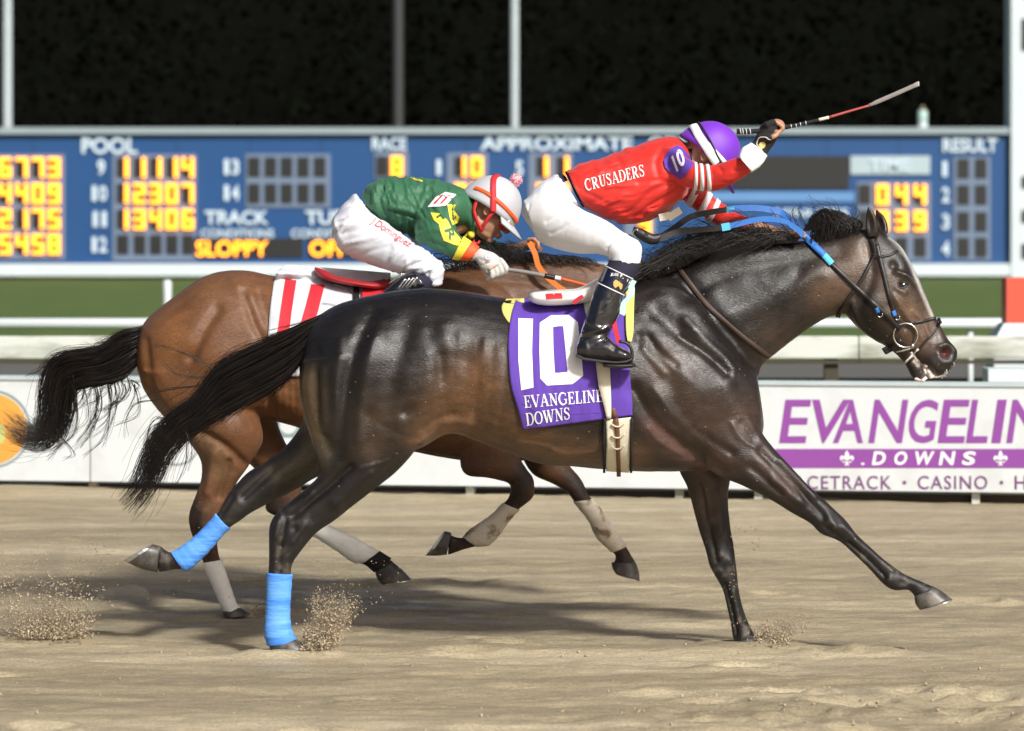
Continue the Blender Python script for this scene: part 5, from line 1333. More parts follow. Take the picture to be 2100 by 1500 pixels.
foot2 = [(760, 640, 752, 664, .030, -.32), (776, 632, 768, 676, .042, -.32), (800, 648, 790, 690, .043, -.325), (826, 670, 818, 700, .04, -.33), (842, 690, 838, 704, .02, -.33)]
bt2, BT2 = leg_set(j2, sh2, boot2, foot2, YF, False)
leg_set(j2, sh2, boot2, foot2, YF, True)
for k in range(4):
    x = 816 + 8 * k; V, F = ribbon([(x, 592 - k), (x + 10, 578 - k), (x + 16, 571 - k)], 3.2, [BT2], .002, .003, 4); mk("boot_rib", V, F, M['chrome'], bt2)
V, F = ribbon([(797, 583), (812, 570), (826, 561)], 3, [BT2], .002, .003, 4); mk("boot_rib", V, F, M['chrome'], bt2)
c2, R2 = head_frame(1003, 432, YF - .03, 36)
mb = MB(); head_parts(mb, c2, R2)
for L, g in ((t2, -.022), (a2, -.016), (b2, -.012), (p2, -.012), (th2, -.012), (th2f, -.012)): mb.add(*loft(L, YF, n=20, sub=4, grow=g))
for mir in (1, -1):
    L = [tuple(list(s[:5]) + [s[5] * mir]) for s in sh2 + boot2[1:]]; mb.add(*loft(L, YF, n=18, sub=4, grow=-.012)); L = [tuple(list(s[:5]) + [s[5] * mir]) for s in foot2]; mb.add(*loft(L, YF, n=16, sub=4, grow=-.010))
mb.add(*tube([W(950, 432, YF), W(966, 440, YF - .02), W(985, 445, YF - .03)], [.062, .056, .056], 16))
mb.add(*loft(cuff2, YF, n=18, sub=4, grow=-.006))
hand2 = [(984, 509, 964, 537, .030, -.29), (994, 513, 975, 534, .033, -.30), (1012, 519, 984, 548, .040, -.31), (1028, 532, 995, 562, .040, -.31), (1036, 546, 1010, 568, .030, -.31)]
mb.add(*loft(hand2, YF, n=18, sub=5, grow=-.003))
def hand2_fingers(mb, r, cut=1.0):
    for i in range(4):
        b = np.array([1033 - 8.5 * i, 541 + 4.5 * i]); pts = [b + (-9, -9), b, b + (5 - i, 12), b + (1 - 2 * i, 22 - i), b + (-8, 24 - i)]
        if cut < 1: pts = pts[:4]
        finger(mb, pts, [YF - .325, YF - .345, YF - .345, YF - .325, YF - .31], r)
    finger(mb, [(1012, 528), (1026, 536), (1038, 548), (1040, 558)], [YF - .28, YF - .275, YF - .28, YF - .29], r * 1.1)
hand2_fingers(mb, .0088)
mb.add(*loft([(1030, 502, 1022, 528, .030, .14), (1062, 498, 1056, 522, .030, .08), (1088, 490, 1080, 514, .030, .0), (1100, 496, 1094, 514, .024, -.04)], YF, n=16, sub=4))
for i in range(4): finger(mb, [(1082, 492), (1096, 491 + i * 3), (1104, 499 + i * 3), (1098, 508 + i * 2)], [YF - .05, YF - .075 + .01 * i, YF - .08, YF - .06], .009)
V, F = mb.get(); V, F = remesh(V, F, .0052); V = smooth(V, F, 2, .5, -.45); mk("body", V, F, M['skin'], j2)
face_details(j2, c2, R2)
mb = MB(); mb.add(*loft(hand2, YF, n=20, sub=5, grow=.001)); hand2_fingers(mb, .0106)
V, F = mb.get(); V, F = remesh(V, F, .0042); V = smooth(V, F, 3, .5, -.42)
V = sculpt(V, F, [([(990, 545), (1010, 530)], 3, -.004), ([(1000, 556), (1018, 545)], 3, -.004), ([(985, 532), (1003, 540), (1020, 535)], 3, -.003)])
gl2 = mk("glove", V, F, M['glove_white'], j2); GB2 = bvh_of(V, F.tolist())
poly_on("glove_badge", [(1001 + 9 * math.cos(a), 526 + 9 * math.sin(a)) for a in np.linspace(0, 6.28, 14)[:-1]], [GB2], M['grey_cap'], gl2, .002, 5)
poly_on("glove_badge", [(1001 + 6.3 * math.cos(a), 526 + 6.3 * math.sin(a)) for a in np.linspace(0, 6.28, 14)[:-1]], [GB2], M['print_white'], gl2, .0035, 5)
V2, F2 = text2d("G"); print_on("glove_mark", V2, F2, [(998.5, 523), (1004, 522.5), (1004, 529.5), (998.5, 530)], [GB2], M['dark_mark'], gl2, .005)
h2, on2, over2 = helmet(j2, c2, R2, M['grey_cap'], None, None, None, 1.06)
over2("cap_band", [(140, .20), (110, .21), (80, .20), (45, .16), (15, .12), (-10, .12)], .016, M['orange'], 1.03)
over2("goggle_strap", [(80, .0), (98, .25), (120, .5), (145, .7), (168, .8)], .024, M['red_strap'])
over2("chin_strap", [(78, .0), (78, -.25), (70, -.55)], .014, M['red_strap'], .93)
over2("chin_strap", [(120, .0), (112, -.22), (90, -.42), (72, -.5)], .016, M['red_strap'], .93)
goggles(j2, c2, R2, M['red_strap'], M['goggle_lens'])
pc = on2(0.0, .93, 1.13)
V, F = ellipsoid(pc, (.022, .022, .022), None, 12, 8); pm = mk("pompom", V, F, M['pompom'], h2)
mb = MB()
for i in range(260):
    d = rng.normal(0, 1, 3); d /= np.linalg.norm(d); mb.add(*tube([pc + d * .014, pc + d * random.uniform(.024, .031)], [.0022, .0012], 4))
V, F = mb.get(); mk("pompom_yarn", V, F, M['pompom'], pm)
# chin strap cup and yellow collar
V, F = ellipsoid(W(966, 482, YF - .06), (.016, .02, .016)); mk("collar_button", V, F, M['yellow_silk'], j2)
V, F = tube([W(a, b, YF - .05) for a, b in ((957, 455), (964, 470), (958, 482), (952, 488))], .006, 8); mk("collar_piping", V, F, M['yellow_silk'], j2)
V, F = tube([W(a, b, YF - .05) for a, b in ((972, 490), (972, 498), (980, 500), (984, 494))], .005, 8); mk("chin_cup", V, F, M['red_strap'], j2)
wh2 = thing("whip", (-.02, YF - .33, 1.4), "racing whip with orange shaft held low by the green jockey", "whip")
WY2 = YF - .325
whip_seg("grip", [(1010, 549), (1040, 553), (1080, 559), (1118, 566)], WY2, [.008, .0085, .009, .0095], M['whip_grey'], wh2)
whip_seg("binding", [(1117, 565.7), (1138, 570)], WY2, [.0105, .0105], M['black_leather'], wh2)
whip_seg("binding", [(1137, 569.8), (1150, 572)], WY2, [.0095, .009], M['print_white'], wh2)
whip_seg("shaft", [(1149, 571.8), (1190, 582), (1260, 600)], WY2, [.0062, .0058, .005], M['orange'], wh2)
# ------------------------------------------------------------------ setting materials
def led(name, c):
    m = bpy.data.materials.new(name); n, l, b = nodes_of(m)
    b.inputs["Base Color"].default_value = (.05, .03, .01, 1); b.inputs["Emission Color"].default_value = (*c, 1); b.inputs["Emission Strength"].default_value = 1.0
    return m
M['led'] = led("amber_led", (4.2, 1.25, .06))
M['board_blue'] = mat("board_blue", (.006, .060, .195), .5, var=.12, vscale=.25, bump=.1, bscale=2)
M['board_blue2'] = mat("board_light_blue", (.10, .24, .48), .5, var=.1, vscale=.6)
M['panel_grey'] = mat("panel_grey_blue", (.13, .18, .27), .6, var=.12, vscale=.7)
M['cell'] = mat("cell_black", (.012, .013, .014), .5, var=.3, vscale=2)
M['board_white'] = mat("board_white", (.52, .64, .74), .6, var=.08, vscale=.8)
M['time_white'] = mat("time_plate", (.36, .46, .50), .6, var=.08, vscale=.8)
M['rail_grey'] = mat("board_rail", (.26, .32, .35), .5, var=.15, vscale=.6)
M['white_base'] = mat("white_base", (.56, .63, .665), .6, var=.05, vscale=.5)
M['white_pvc'] = mat("white_rail", (.60, .65, .665), .45, var=.06, vscale=1.5)
M['old_wood'] = mat("weathered_white_wood", (.58, .60, .56), .8, c2=(.25, .26, .21), vscale=3.2, stretch=(.5, 1, 2.5), thr=(.44, .66), bump=.4, bscale=12)
M['dark_wood'] = mat("dark_wood", (.055, .045, .03), .85, var=.3, vscale=4)
M['pole'] = mat("pole_grey", (.40, .46, .48), .4, var=.2, vscale=.6)
M['pole_dim'] = mat("pole_dark", (.032, .033, .036), .6, var=.2, vscale=.6)
M['fence_white'] = mat("fence_white", (.60, .64, .655), .4, c2=(.50, .52, .50), vscale=5, detail=9, thr=(.5, .85), bump=.08, bscale=6, rvar=.1)
M['fence_joint'] = mat("fence_joint", (.26, .30, .30), .7)
M['ad_purple'] = mat("ad_purple", (.245, .060, .31), .5, var=.06, vscale=2)
M['ad_text'] = mat("ad_plum", (.16, .055, .17), .5)
M['ad_orange'] = mat("ad_orange", (.72, .34, .06), .5, var=.08, vscale=3)
M['ad_green'] = mat("ad_green", (.50, .52, .18), .5)
M['ad_grey'] = mat("ad_grey", (.22, .30, .30), .5)
M['red_marker'] = mat("red_marker", (.62, .085, .045), .5, var=.1, vscale=2)
M['beacon'] = mat("beacon_glass", (.42, .60, .56), .3, var=.1)
M['sand_clod'] = mat("sand_clod", (.42, .34, .23), .95, var=.3, vscale=30)
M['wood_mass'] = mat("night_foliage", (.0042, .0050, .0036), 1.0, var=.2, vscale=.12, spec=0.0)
M['trunk'] = mat("bark", (.012, .010, .008), .9, var=.3)

def sand_material():
    m = bpy.data.materials.new("track_sand"); n, l, b = nodes_of(m)
    tc = n.new("ShaderNodeTexCoord")
    def noise(scale, st, det=6, rough=.6):
        mp = n.new("ShaderNodeMapping"); mp.inputs["Scale"].default_value = st; l.new(tc.outputs["Object"], mp.inputs["Vector"])
        z = n.new("ShaderNodeTexNoise"); z.inputs["Scale"].default_value = scale; z.inputs["Detail"].default_value = det; z.inputs["Roughness"].default_value = rough
        l.new(mp.outputs[0], z.inputs["Vector"]); return z.outputs[0]
    def ramp(src, stops):
        r = n.new("ShaderNodeValToRGB"); l.new(src, r.inputs[0])
        while len(r.color_ramp.elements) < len(stops): r.color_ramp.elements.new(.5)
        for e, (p, c) in zip(r.color_ramp.elements, stops): e.position = p; e.color = (*c, 1)
        return r.outputs[0]
    big = ramp(noise(1.0, (.22, 1.5, 1)), [(.28, (.255, .215, .138)), (.50, (.365, .308, .202)), (.70, (.54, .465, .322))])
    st = ramp(noise(4.2, (.7, 2.1, 1), 10, .75), [(.36, (.84, .83, .81)), (.5, (1, 1, 1)), (.64, (1.18, 1.17, 1.14))])
    fine = ramp(noise(90, (1, 1, 1), 4), [(.32, (.76, .75, .74)), (.68, (1.22, 1.21, 1.19))])
    def mul(a, c):
        x = n.new("ShaderNodeMix"); x.data_type = 'RGBA'; x.blend_type = 'MULTIPLY'; x.inputs[0].default_value = 1
        l.new(a, x.inputs[6]); l.new(c, x.inputs[7]); return x.outputs[2]
    l.new(mul(mul(big, st), fine), b.inputs["Base Color"])
    rg = n.new("ShaderNodeMapRange"); rg.inputs[1].default_value = .35; rg.inputs[2].default_value = .65; rg.inputs[3].default_value = .42; rg.inputs[4].default_value = .85
    l.new(noise(2.2, (.35, 2.2, 1), 6), rg.inputs[0]); l.new(rg.outputs[0], b.inputs["Roughness"])
    b.inputs["Specular IOR Level"].default_value = .35
    bp = n.new("ShaderNodeBump"); bp.inputs["Strength"].default_value = .7; bp.inputs["Distance"].default_value = .014
    l.new(noise(42, (.7, 1.1, 1), 8, .75), bp.inputs["Height"]); l.new(bp.outputs[0], b.inputs["Normal"])
    return m
M['sand'] = sand_material()
M['grass'] = mat("infield_grass", (.048, .098, .010), .95, c2=(.085, .125, .018), vscale=.8, detail=12, bump=.8, bscale=6, bdist=.06, stretch=(.8, .5, 1), thr=(.36, .64))
M['path'] = mat("gravel_path", (.10, .10, .088), .9, var=.2, vscale=1.2, stretch=(.3, 1, 1))

# ------------------------------------------------------------------ track, infield
def axis(a, b, step, far_lo, far_hi, nf=14):
    g = np.geomspace(1, 1 + (a - far_lo), nf)[1:] - 1; lo = (a - g)[::-1]
    g = np.geomspace(1, 1 + (far_hi - b), nf)[1:] - 1; hi = b + g
    return np.concatenate([lo, np.arange(a, b, step), [b], hi])
xs = axis(-3.5, 3.3, .021, -160, 160); ys = np.concatenate([axis(-2.9, 4.0, .021, -30, 4.3, 10)[:-9], np.arange(4.0, 9.3, .05), [9.3]])
ys = np.unique(np.round(ys, 4))
X, Yg = np.meshgrid(xs, ys)
Z = .022 * fbm(X * .55, Yg * 1.5, 1, 3) + .016 * fbm(X * 1.0, Yg * 5.5, 2, 4) + .012 * fbm(X * 6, Yg * 14, 3, 4) + .075 * np.clip(fbm(X * 3.0, Yg * 5, 14, 5) - .05, 0, 1) * np.clip((X + .2) / 1.2, 0, 1) * np.clip((-.75 - Yg) / .5, 0, 1)
rq = np.random.default_rng(5)
prints = [(rq.uniform(-3.4, 3.3), rq.uniform(-2.6, 3.0), rq.uniform(.05, .085)) for _ in range(46)] + [(rq.uniform(.6, 2.6), rq.uniform(-2.2, -.9), rq.uniform(.04, .09)) for _ in range(26)]
for hx, hy, hr in prints:
    d = np.sqrt(((X - hx) / 1.5) ** 2 + (Yg - hy) ** 2) / hr
    Z += -.024 * np.exp(-d ** 2 * 1.4) + .013 * np.exp(-((d - 1.35) / .35) ** 2)
for px, hy, am in ((1528, .13, .02), (592, -.14, .02), (485, 1.22, .015)):
    hx = W(px, 1330, hy)[0]; d = np.sqrt(((X - hx - .02) / 1.5) ** 2 + (Yg - hy) ** 2) / .085
    Z += am * np.exp(-((d - 1.2) / .45) ** 2) - .004 * np.exp(-d ** 2)
edge = np.clip((4.0 - np.abs(X)) / .8, 0, 1)
Z = Z * (.25 + .75 * edge) + .05 * np.clip((Yg - 6.6) / 2.0, 0, 1) ** 2
nx, ny = len(xs), len(ys)
idx = np.arange(nx * ny).reshape(ny, nx)
F = np.stack([idx[:-1, :-1], idx[:-1, 1:], idx[1:, 1:], idx[1:, :-1]], -1).reshape(-1, 4)
track = mk("track", np.stack([X.ravel(), Yg.ravel(), Z.ravel() - .012], 1), F, M['sand']); tag(track, "sandy tan racetrack with streaks and hoof prints", None, None, "structure")
gv = []
gx = np.linspace(-260, 260, 60); gy = np.concatenate([np.linspace(9.2, 40, 40), np.linspace(42, 420, 50)])
GX, GY = np.meshgrid(gx, gy); GZ = .03 + .05 * fbm(GX * .05, GY * .05, 8, 3); GZ[0] = -.1
idx = np.arange(60 * 90).reshape(90, 60); F = np.stack([idx[:-1, :-1], idx[:-1, 1:], idx[1:, 1:], idx[1:, :-1]], -1).reshape(-1, 4)
g = mk("infield_grass", np.stack([GX.ravel(), GY.ravel(), GZ.ravel()], 1), F, M['grass']); tag(g, "dark green infield lawn beyond the rails", None, None, "structure")
p = mk("gravel_path", [(x, y, .12) for y in (24, 29.5) for x in (-120, 120)], [(0, 1, 3, 2)], M['path']); tag(p, "grey gravel strip behind the board fence", None, None, "structure")

# ------------------------------------------------------------------ white advertising board fence
FA, FBp = np.array([-3.139, 8.6]), np.array([2.986, 7.5])
fd = FBp - FA; fn = np.array([fd[1], -fd[0]]); fn /= np.linalg.norm(fn)
def FW(px, py, off=0.0):
    k = (px - CX) / (PPM * CAM_D); dpt = CAM_D + FA[1]
    t = (k * dpt - FA[0]) / (fd[0] - k * fd[1])
    q = FA + fd * t; z = CAM_H - (py - HY) * (CAM_D + q[1]) / (PPM * CAM_D)
    q = q + fn * off
    return np.array([q[0], q[1], z])
ZT, ZB = .69, .075
fen = thing("board_fence", (0, 8.0, 0), "low white advertising board fence along the far side of the track", "fence")
def slab(px0, px1, z0, z1, o0, o1):
    a0 = FW(px0, 800, o0); a1 = FW(px1, 800, o0); b0 = FW(px0, 800, o1); b1 = FW(px1, 800, o1)
    V = [(*q[:2], z) for z in (z0, z1) for q in (a0, a1, b1, b0)]
    return V, [(0, 1, 2, 3)[::-1], (4, 5, 6, 7), (0, 1, 5, 4), (1, 2, 6, 5), (2, 3, 7, 6), (3, 0, 4, 7)]
panels = []
for a, b in ((-900, 183.5), (186.5, 1552), (1555, 2900)):
    V, F = slab(a, b, ZB, ZT, .0, -.05); panels.append(mk("panel", V, F, M['fence_white'], fen, smooth=False))
    V, F = slab(a, b, ZT + .002, ZT + .028, .012, -.07); mk("cap_rail", V, F, mat("cap_grey", (.42, .50, .52), .5, var=.1), fen, smooth=False)
V, F = slab(183.8, 186.2, ZB, ZT, -.01, -.04); mk("joint", V, F, M['fence_joint'], fen, smooth=False)
V, F = slab(1552.2, 1554.8, ZB, ZT, -.01, -.04); mk("joint", V, F, M['fence_joint'], fen, smooth=False)
for px in (-500, 185, 600, 960, 1390, 1553, 2000, 2500):
    V, F = slab(px - 8, px + 8, -.05, ZB + .2, -.052, -.12); mk("post", V, F, mat("post_wood", (.42, .40, .30), .8, var=.2) if px == 185 else M['old_wood'], fen, smooth=False)
V, F = slab(-900, 2900, -.05, .05, -.14, -.18); mk("kick_board", V, F, M['dark_wood'], fen, smooth=False)
def fprint(name, V2, F2, q, m, par, off=.003):
    P = quad_map(np.asarray(V2, float), q); V = np.array([FW(a, b, off) for a, b in P])
    return mk(name, V, face_cam(V, F2), m, par, smooth=False)
def frect(name, q, m, par, off=.003): return fprint(name, np.array([(0, 0), (1, 0), (1, 1), (0, 1)]), [(0, 1, 2, 3)], q, m, par, off)
pr = panels[2]
for ch, a, b in (("E", 1598, 1652), ("V", 1672, 1722), ("A", 1710, 1768), ("N", 1781, 1850), ("G", 1858, 1914), ("E", 1923, 1977), ("L", 1981, 2024), ("I", 2033, 2052), ("N", 2064, 2134), ("E", 2146, 2200)):
    V2, F2 = text2d(ch, 0, .012); fprint("ad_letter", V2, F2, [(a + 13, 820), (b + 13, 820), (b, 909), (a, 909)] if ch not in "VA" else ([(a - 6, 820), (b + 22, 820), (b + 4, 909), (a - 22, 909)] if ch == "V" else [(a + 12, 820), (b + 4, 820), (b + 2, 909), (a - 2, 909)]), M['ad_purple'], pr)
frect("ad_band", [(1590, 921), (2700, 921), (2700, 960), (1584, 960)], M['ad_purple'], pr)
for ch, a in zip("DOWNS", (1788, 1832, 1872, 1925, 1972)):
    V2, F2 = text2d(ch, 0, .03); w_ = {"W": 40, "N": 30}.get(ch, 26); fprint("ad_letter", V2, F2, [(a + 5, 926), (a + w_ + 5, 926), (a + w_, 954), (a, 954)], M['print_white'], pr, .006)
def fleur(cx, cy, s):
    for k, pts in enumerate(([(0, -1), (.28, -.45), (.2, .1), (0, .3), (-.2, .1), (-.28, -.45)], [(.15, .2), (.3, -.2), (.6, -.35), (.85, -.1), (.8, .2), (.55, .3), (.6, .1), (.45, .05)], [(-.15, .2), (-.3, -.2), (-.6, -.35), (-.85, -.1), (-.8, .2), (-.55, .3), (-.6, .1), (-.45, .05)], [(-.55, .38), (.55, .38), (.55, .52), (-.55, .52)], [(-.1, .54), (.1, .54), (.3, .95), (0, .8), (-.3, .95)])):
        V = np.array([FW(cx + s * x, cy + s * y, .006 + k * .0004) for x, y in pts]); mk("ad_fleur_de_lis", V, face_cam(V, [tuple(range(len(pts)))]), M['print_white'], pr, smooth=False)
fleur(1737, 940, 17); fleur(2052, 940, 17)
V2, F2 = text2d(".", 0, 0); fprint("ad_letter", V2, F2, [(1766, 949), (1773, 949), (1773, 954), (1766, 954)], M['print_white'], pr, .006)
def spaced(word, x0, x1, y0, y1, m, sp=1.15):
    V2, F2 = text2d(word, 0, .008, sp); fprint("ad_line", V2, F2, [(x0, y0), (x1, y0), (x1, y1), (x0, y1)], m, pr)
spaced("RACETRACK", 1606, 1828, 976, 1004, M['ad_text']); spaced("CASINO", 1882, 2025, 976, 1004, M['ad_text']); spaced("H", 2081, 2104, 976, 1004, M['ad_text'])
for x in (1855, 2054):
    V = np.array([FW(x + 4 * math.cos(a), 990 + 4 * math.sin(a), .003) for a in np.linspace(0, 6.28, 13)[:-1]]); mk("ad_dot", V, face_cam(V, [tuple(range(12))]), M['ad_text'], pr, smooth=False)
def disc(name, cx, cy, r0, r1, m, par, off):
    A = np.linspace(0, 2 * math.pi, 49)[:-1]
    V = np.array([FW(cx + r * math.cos(a), cy + r * math.sin(a), off) for r in (r0, r1) for a in A]); n = 48
    F = [(i, (i + 1) % n, n + (i + 1) % n, n + i) for i in range(n)]
    mk(name, V, face_cam(V, F), m, par, smooth=False)
pl = panels[0]
disc("ad_disc", -16, 880, 2, 72, M['ad_orange'], pl, .004); disc("ad_ring", -16, 880, 76, 80, M['ad_grey'], pl, .004); disc("ad_emblem", -18, 890, 2, 30, M['ad_green'], pl, .008)
pm_ = panels[1]
disc("ad_ring", 362, 905, 46, 50, M['ad_grey'], pm_, .004); disc("ad_ring", 592, 872, 18, 24, M['ad_grey'], pm_, .004)
frect("ad_line", [(560, 893), (640, 893), (640, 897), (560, 897)], M['ad_grey'], pm_)

# ------------------------------------------------------------------ rails and markers beyond the fence
def bar(px0, px1, py0, py1, Y, dep):
    a = W(px0, py0, Y); b = W(px1, py1, Y)
    mb = MB(); mb.box(a[0], b[0], Y, Y + dep, b[2], a[2]); return mb.get()
wr = thing("wooden_rail", (0, 13, 0), "weathered white wooden plank rail with dark posts behind the board fence", "rail")
for a, b in ((-700, 300), (302, 1120), (1122, 1760), (1762, 2800)):
    V, F = bar(a, b, 690, 736, 13, .05); o = mk("plank", V, F, M['old_wood'], wr, smooth=False)
    md = o.modifiers.new("b", 'BEVEL'); md.width = .008; md.segments = 2
    V, F = bar(a, b, 739, 747, 13.02, .06); mk("lower_plank", V, F, M['dark_wood'], wr, smooth=False)
for px in (-200, 520, 1110, 1705, 2300):
    mb = MB(); q = W(px, 740, 13.06); mb.box(q[0] - .05, q[0] + .05, 13.06, 13.16, 0, q[2] + .12); V, F = mb.get(); mk("post", V, F, M['dark_wood'], wr, smooth=False)
pv = thing("pipe_rail", (0, 17, 0), "slim white pipe rail on low posts in front of the lawn", "rail")
P = [W(px, 664, 17) for px in (-700, 500, 1600, 2800)]; V, F = tube(P, .046, 12); mk("pipe", V, F, M['white_pvc'], pv)
for px in (-300, 470, 1250, 1990): 
    q = W(px, 664, 17.04); V, F = tube([np.array([q[0], q[1], 0]), q], .025, 8); mk("post", V, F, M['white_pvc'], pv)
q = W(343, 574, 32); V, F = tube([np.array([q[0], q[1], 0]), q - np.array([0, 0, .05]), q - np.array([0, 0, .012]), q], [.055, .055, .045, .01], 14)
o = mk("white_post", V, F, M['white_pvc']); tag(o, "lone white round-topped post on the lawn behind the brown horse", "post")
mk_ = thing("marker_pillar", tuple(W(2100, 640, 15) * np.array([1, 1, 0])), "red and white track marker pillar at the right edge of the lawn", "marker")
a = W(2064, 570, 15); b = W(2160, 663, 15); mb = MB(); mb.box(a[0], b[0], 15, 15.3, b[2], a[2]); V, F = mb.get(); mk("red_shaft", V, F, M['red_marker'], mk_, smooth=False)
c0 = W(2036, 700, 15); x0, x1 = c0[0], W(2190, 700, 15)[0]
V = [(x0, 14.92, 0), (x1, 14.92, 0), (x1, 15.42, 0), (x0, 15.42, 0), (x0, 14.92, c0[2]), (x1, 14.92, c0[2]), (x1, 15.42, c0[2]), (x0, 15.42, c0[2]), (a[0] - .02, 14.99, b[2] - .002), (b[0] + .02, 14.99, b[2] - .002), (b[0] + .02, 15.31, b[2] - .002), (a[0] - .02, 15.31, b[2] - .002)]
F = [(0, 1, 5, 4), (1, 2, 6, 5), (2, 3, 7, 6), (3, 0, 4, 7), (4, 5, 9, 8), (5, 6, 10, 9), (6, 7, 11, 10), (7, 4, 8, 11), (8, 9, 10, 11)]
mk("flared_base", V, F, M['white_base'], mk_, smooth=False)
V, F = bar(2027, 2300, 757, 800, 9.6, .3); V[:4, 2] = 0; o = mk("white_block", V, F, M['white_base'], smooth=False); tag(o, "white block standing just behind the right end of the board fence", "block")

# ------------------------------------------------------------------ tote board
YS = 126.0
tb = thing("tote_board", (0, YS, 0), "long blue tote board with amber digits and white headings", "scoreboard")
def sbox(name, px0, px1, py0, py1, y0, y1, m, par):
    a = W(px0, py0, YS); b = W(px1, py1, YS); mb = MB(); mb.box(a[0], b[0], YS + y0, YS + y1, b[2], a[2]); V, F = mb.get()
    return mk(name, V, F, m, par, smooth=False)
face = sbox("board_face", -900, 2071, 274, 541, 0, 1.2, M['board_blue'], tb)
sbox("top_rail", -900, 2072, 262, 275.5, -.25, 1.3, M['rail_grey'], tb)
sbox("white_plinth", -900, 2072, 541, 566, -.3, 1.2, M['white_base'], tb)
tower = sbox("side_tower", 2071.5, 2300, -200, 572, -.35, 1.5, M['white_base'], tb)
for y0, y1 in ((-80, -10), (40, 104), (362, 386), (431, 456), (500, 530)): sbox("tower_window", 2093, 2160, y0, y1, -.42, -.34, M['cell'], tower)
for px in range(-820, 2071, 148): sbox("face_seam", px - .6, px + .6, 276, 540, -.012, -.001, M['cell'], face)
def sprint(name, s, x0, x1, y0, y1, m, par, bold=.03, off=-.10, sp=1.0):
    V2, F2 = text2d(s, 0, bold, sp); P = quad_map(V2, [(x0, y0), (x1, y0), (x1, y1), (x0, y1)])
    V = np.array([W(a, b, YS) + np.array([0, off, 0]) for a, b in P]); return mk(name, V, face_cam(V, F2), m, par, smooth=False)
for s, x0, x1, y0, y1 in (("POOL", 168, 282, 283, 316), ("TRACK", 420, 551, 432, 461), ("TURF", 626, 730, 432, 461), ("RACE", 763, 834, 282, 309), ("APPROXIMATE", 985, 1298, 280, 309), ("ODDS", 1330, 1440, 280, 309), ("RESULT", 1933, 2045, 284, 313)):
    sprint("heading", s, x0, x1, y0, y1, M['board_white'], face)
for x0, x1 in ((412, 562), (597, 747)): sprint("heading", "CONDITIONS", x0, x1, 470, 488, M['board_white'], face, .02)
for s, x, y in (("9", 208, 344), ("10", 203, 397), ("11", 205, 450), ("12", 203, 502), ("13", 474, 343), ("14", 474, 396), ("1", 900, 344), ("5", 1065, 346), ("1", 1937, 347), ("2", 1939, 400), ("3", 1939, 455), ("4", 1939, 510), ("9", 1236, 346)):
    for k_, ch in enumerate(s):
        xc = x + (k_ - .5) * 18 if len(s) == 2 else x
        w_ = 8 if ch != "1" else 5; sprint("row_number", ch, xc - w_, xc + w_, y - 16, y + 16, M['board_white'], face)
SEG = {'0': 'abcdef', '1': 'bc', '2': 'abged', '3': 'abgcd', '4': 'fgbc', '5': 'afgcd', '6': 'afgcde', '7': 'abc', '8': 'abcdefg', '9': 'abfgcd'}
def digit(ch, x, y, par, w=12, h=20.5, t=3.5):
    mb = MB(); o = 0
    for sg in SEG[ch]:
        x0, x1, y0, y1 = {'a': (-w, w, -h, -h + 2 * t), 'd': (-w, w, h - 2 * t, h), 'g': (-w, w, -t, t), 'f': (-w, -w + 2 * t, -h, 0), 'b': (w - 2 * t, w, -h, 0), 'e': (-w, -w + 2 * t, 0, h), 'c': (w - 2 * t, w, 0, h)}[sg]
        a = W(x + x0, y + y0, YS); b = W(x + x1, y + y1, YS); mb.box(a[0], b[0], YS - .20 - .004 * o, YS - .14, b[2], a[2]); o += 1
    V, F = mb.get(); return mk("digit", V, F, M['led'], par, smooth=False)
def digit_panel(x0, x1, y0, y1, cols, rows, data):
    pn = sbox("digit_panel", x0, x1, y0, y1, -.06, -.001, M['panel_grey'], tb)
    for r, y in enumerate(rows):
        for c_, x in enumerate(cols):
            ch = data[r][c_]
            sbox("digit_cell", x - 12, x + 12, y - 20, y + 20, -.10, -.058, M['cell'], pn)
            if ch != ' ': digit(ch, x, y, pn)
digit_panel(-140, 133, 317, 532, (-120, -87, -54, -21, 12, 46, 79, 112), (344, 397, 449, 501), ("    6773", "    4409", "    2175", "    5458"))
digit_panel(231, 403, 317, 535, (252, 287, 320, 353, 386), (344, 397, 450, 502), ("11114", "12307", "13406", "     "))
digit_panel(504, 678, 316, 426, (521, 555, 588, 622, 656), (343, 397), ("     ", "     "))
digit_panel(768, 838, 312, 366, (784, 814), (341,), (" 8",))
digit_panel(916, 1001, 314, 430, (944, 978), (342, 397), ("10", "94"))
digit_panel(1084, 1174, 314, 430, (1112, 1154), (342, 397), ("11", "52"))
digit_panel(1280, 1345, 314, 490, (1322,), (344, 397, 460), ("8", "4", "9"))
digit_panel(1757, 1909, 373, 535, (1773, 1809, 1848, 1886), (399, 453, 507), (" 044", " 039", "    "))
digit_panel(1955, 2031, 322, 534, (1975, 2011), (346, 400, 455, 508), ("  ", "  ", "  ", "  "))
sc_ = sbox("message_strip", 399, 622, 489, 529, -.07, -.001, M['cell'], tb)
sprint("message", "SLOPPY", 403, 550, 494, 526, M['led'], sc_, .015, -.16)
sc2 = sbox("message_strip", 632, 860, 489, 529, -.07, -.001, M['cell'], tb)
sprint("message", "OFF", 636, 712, 494, 526, M['led'], sc2, .015, -.16)
sbox("dark_screen", 1440, 1741, 320, 388, -.06, -.001, M['cell'], tb)
sbox("light_bar", 1440, 1752, 394, 414, -.06, -.001, M['board_blue2'], tb)
tp = sbox("time_plate", 1744, 1907, 320, 358, -.08, -.001, M['time_white'], tb); sprint("heading", "TIME", 1782, 1866, 327, 351, M['board_white'], tp, .03, -.14)
sprint("heading", "MINUTES", 1590, 1740, 428, 446, M['board_white'], face, .02)
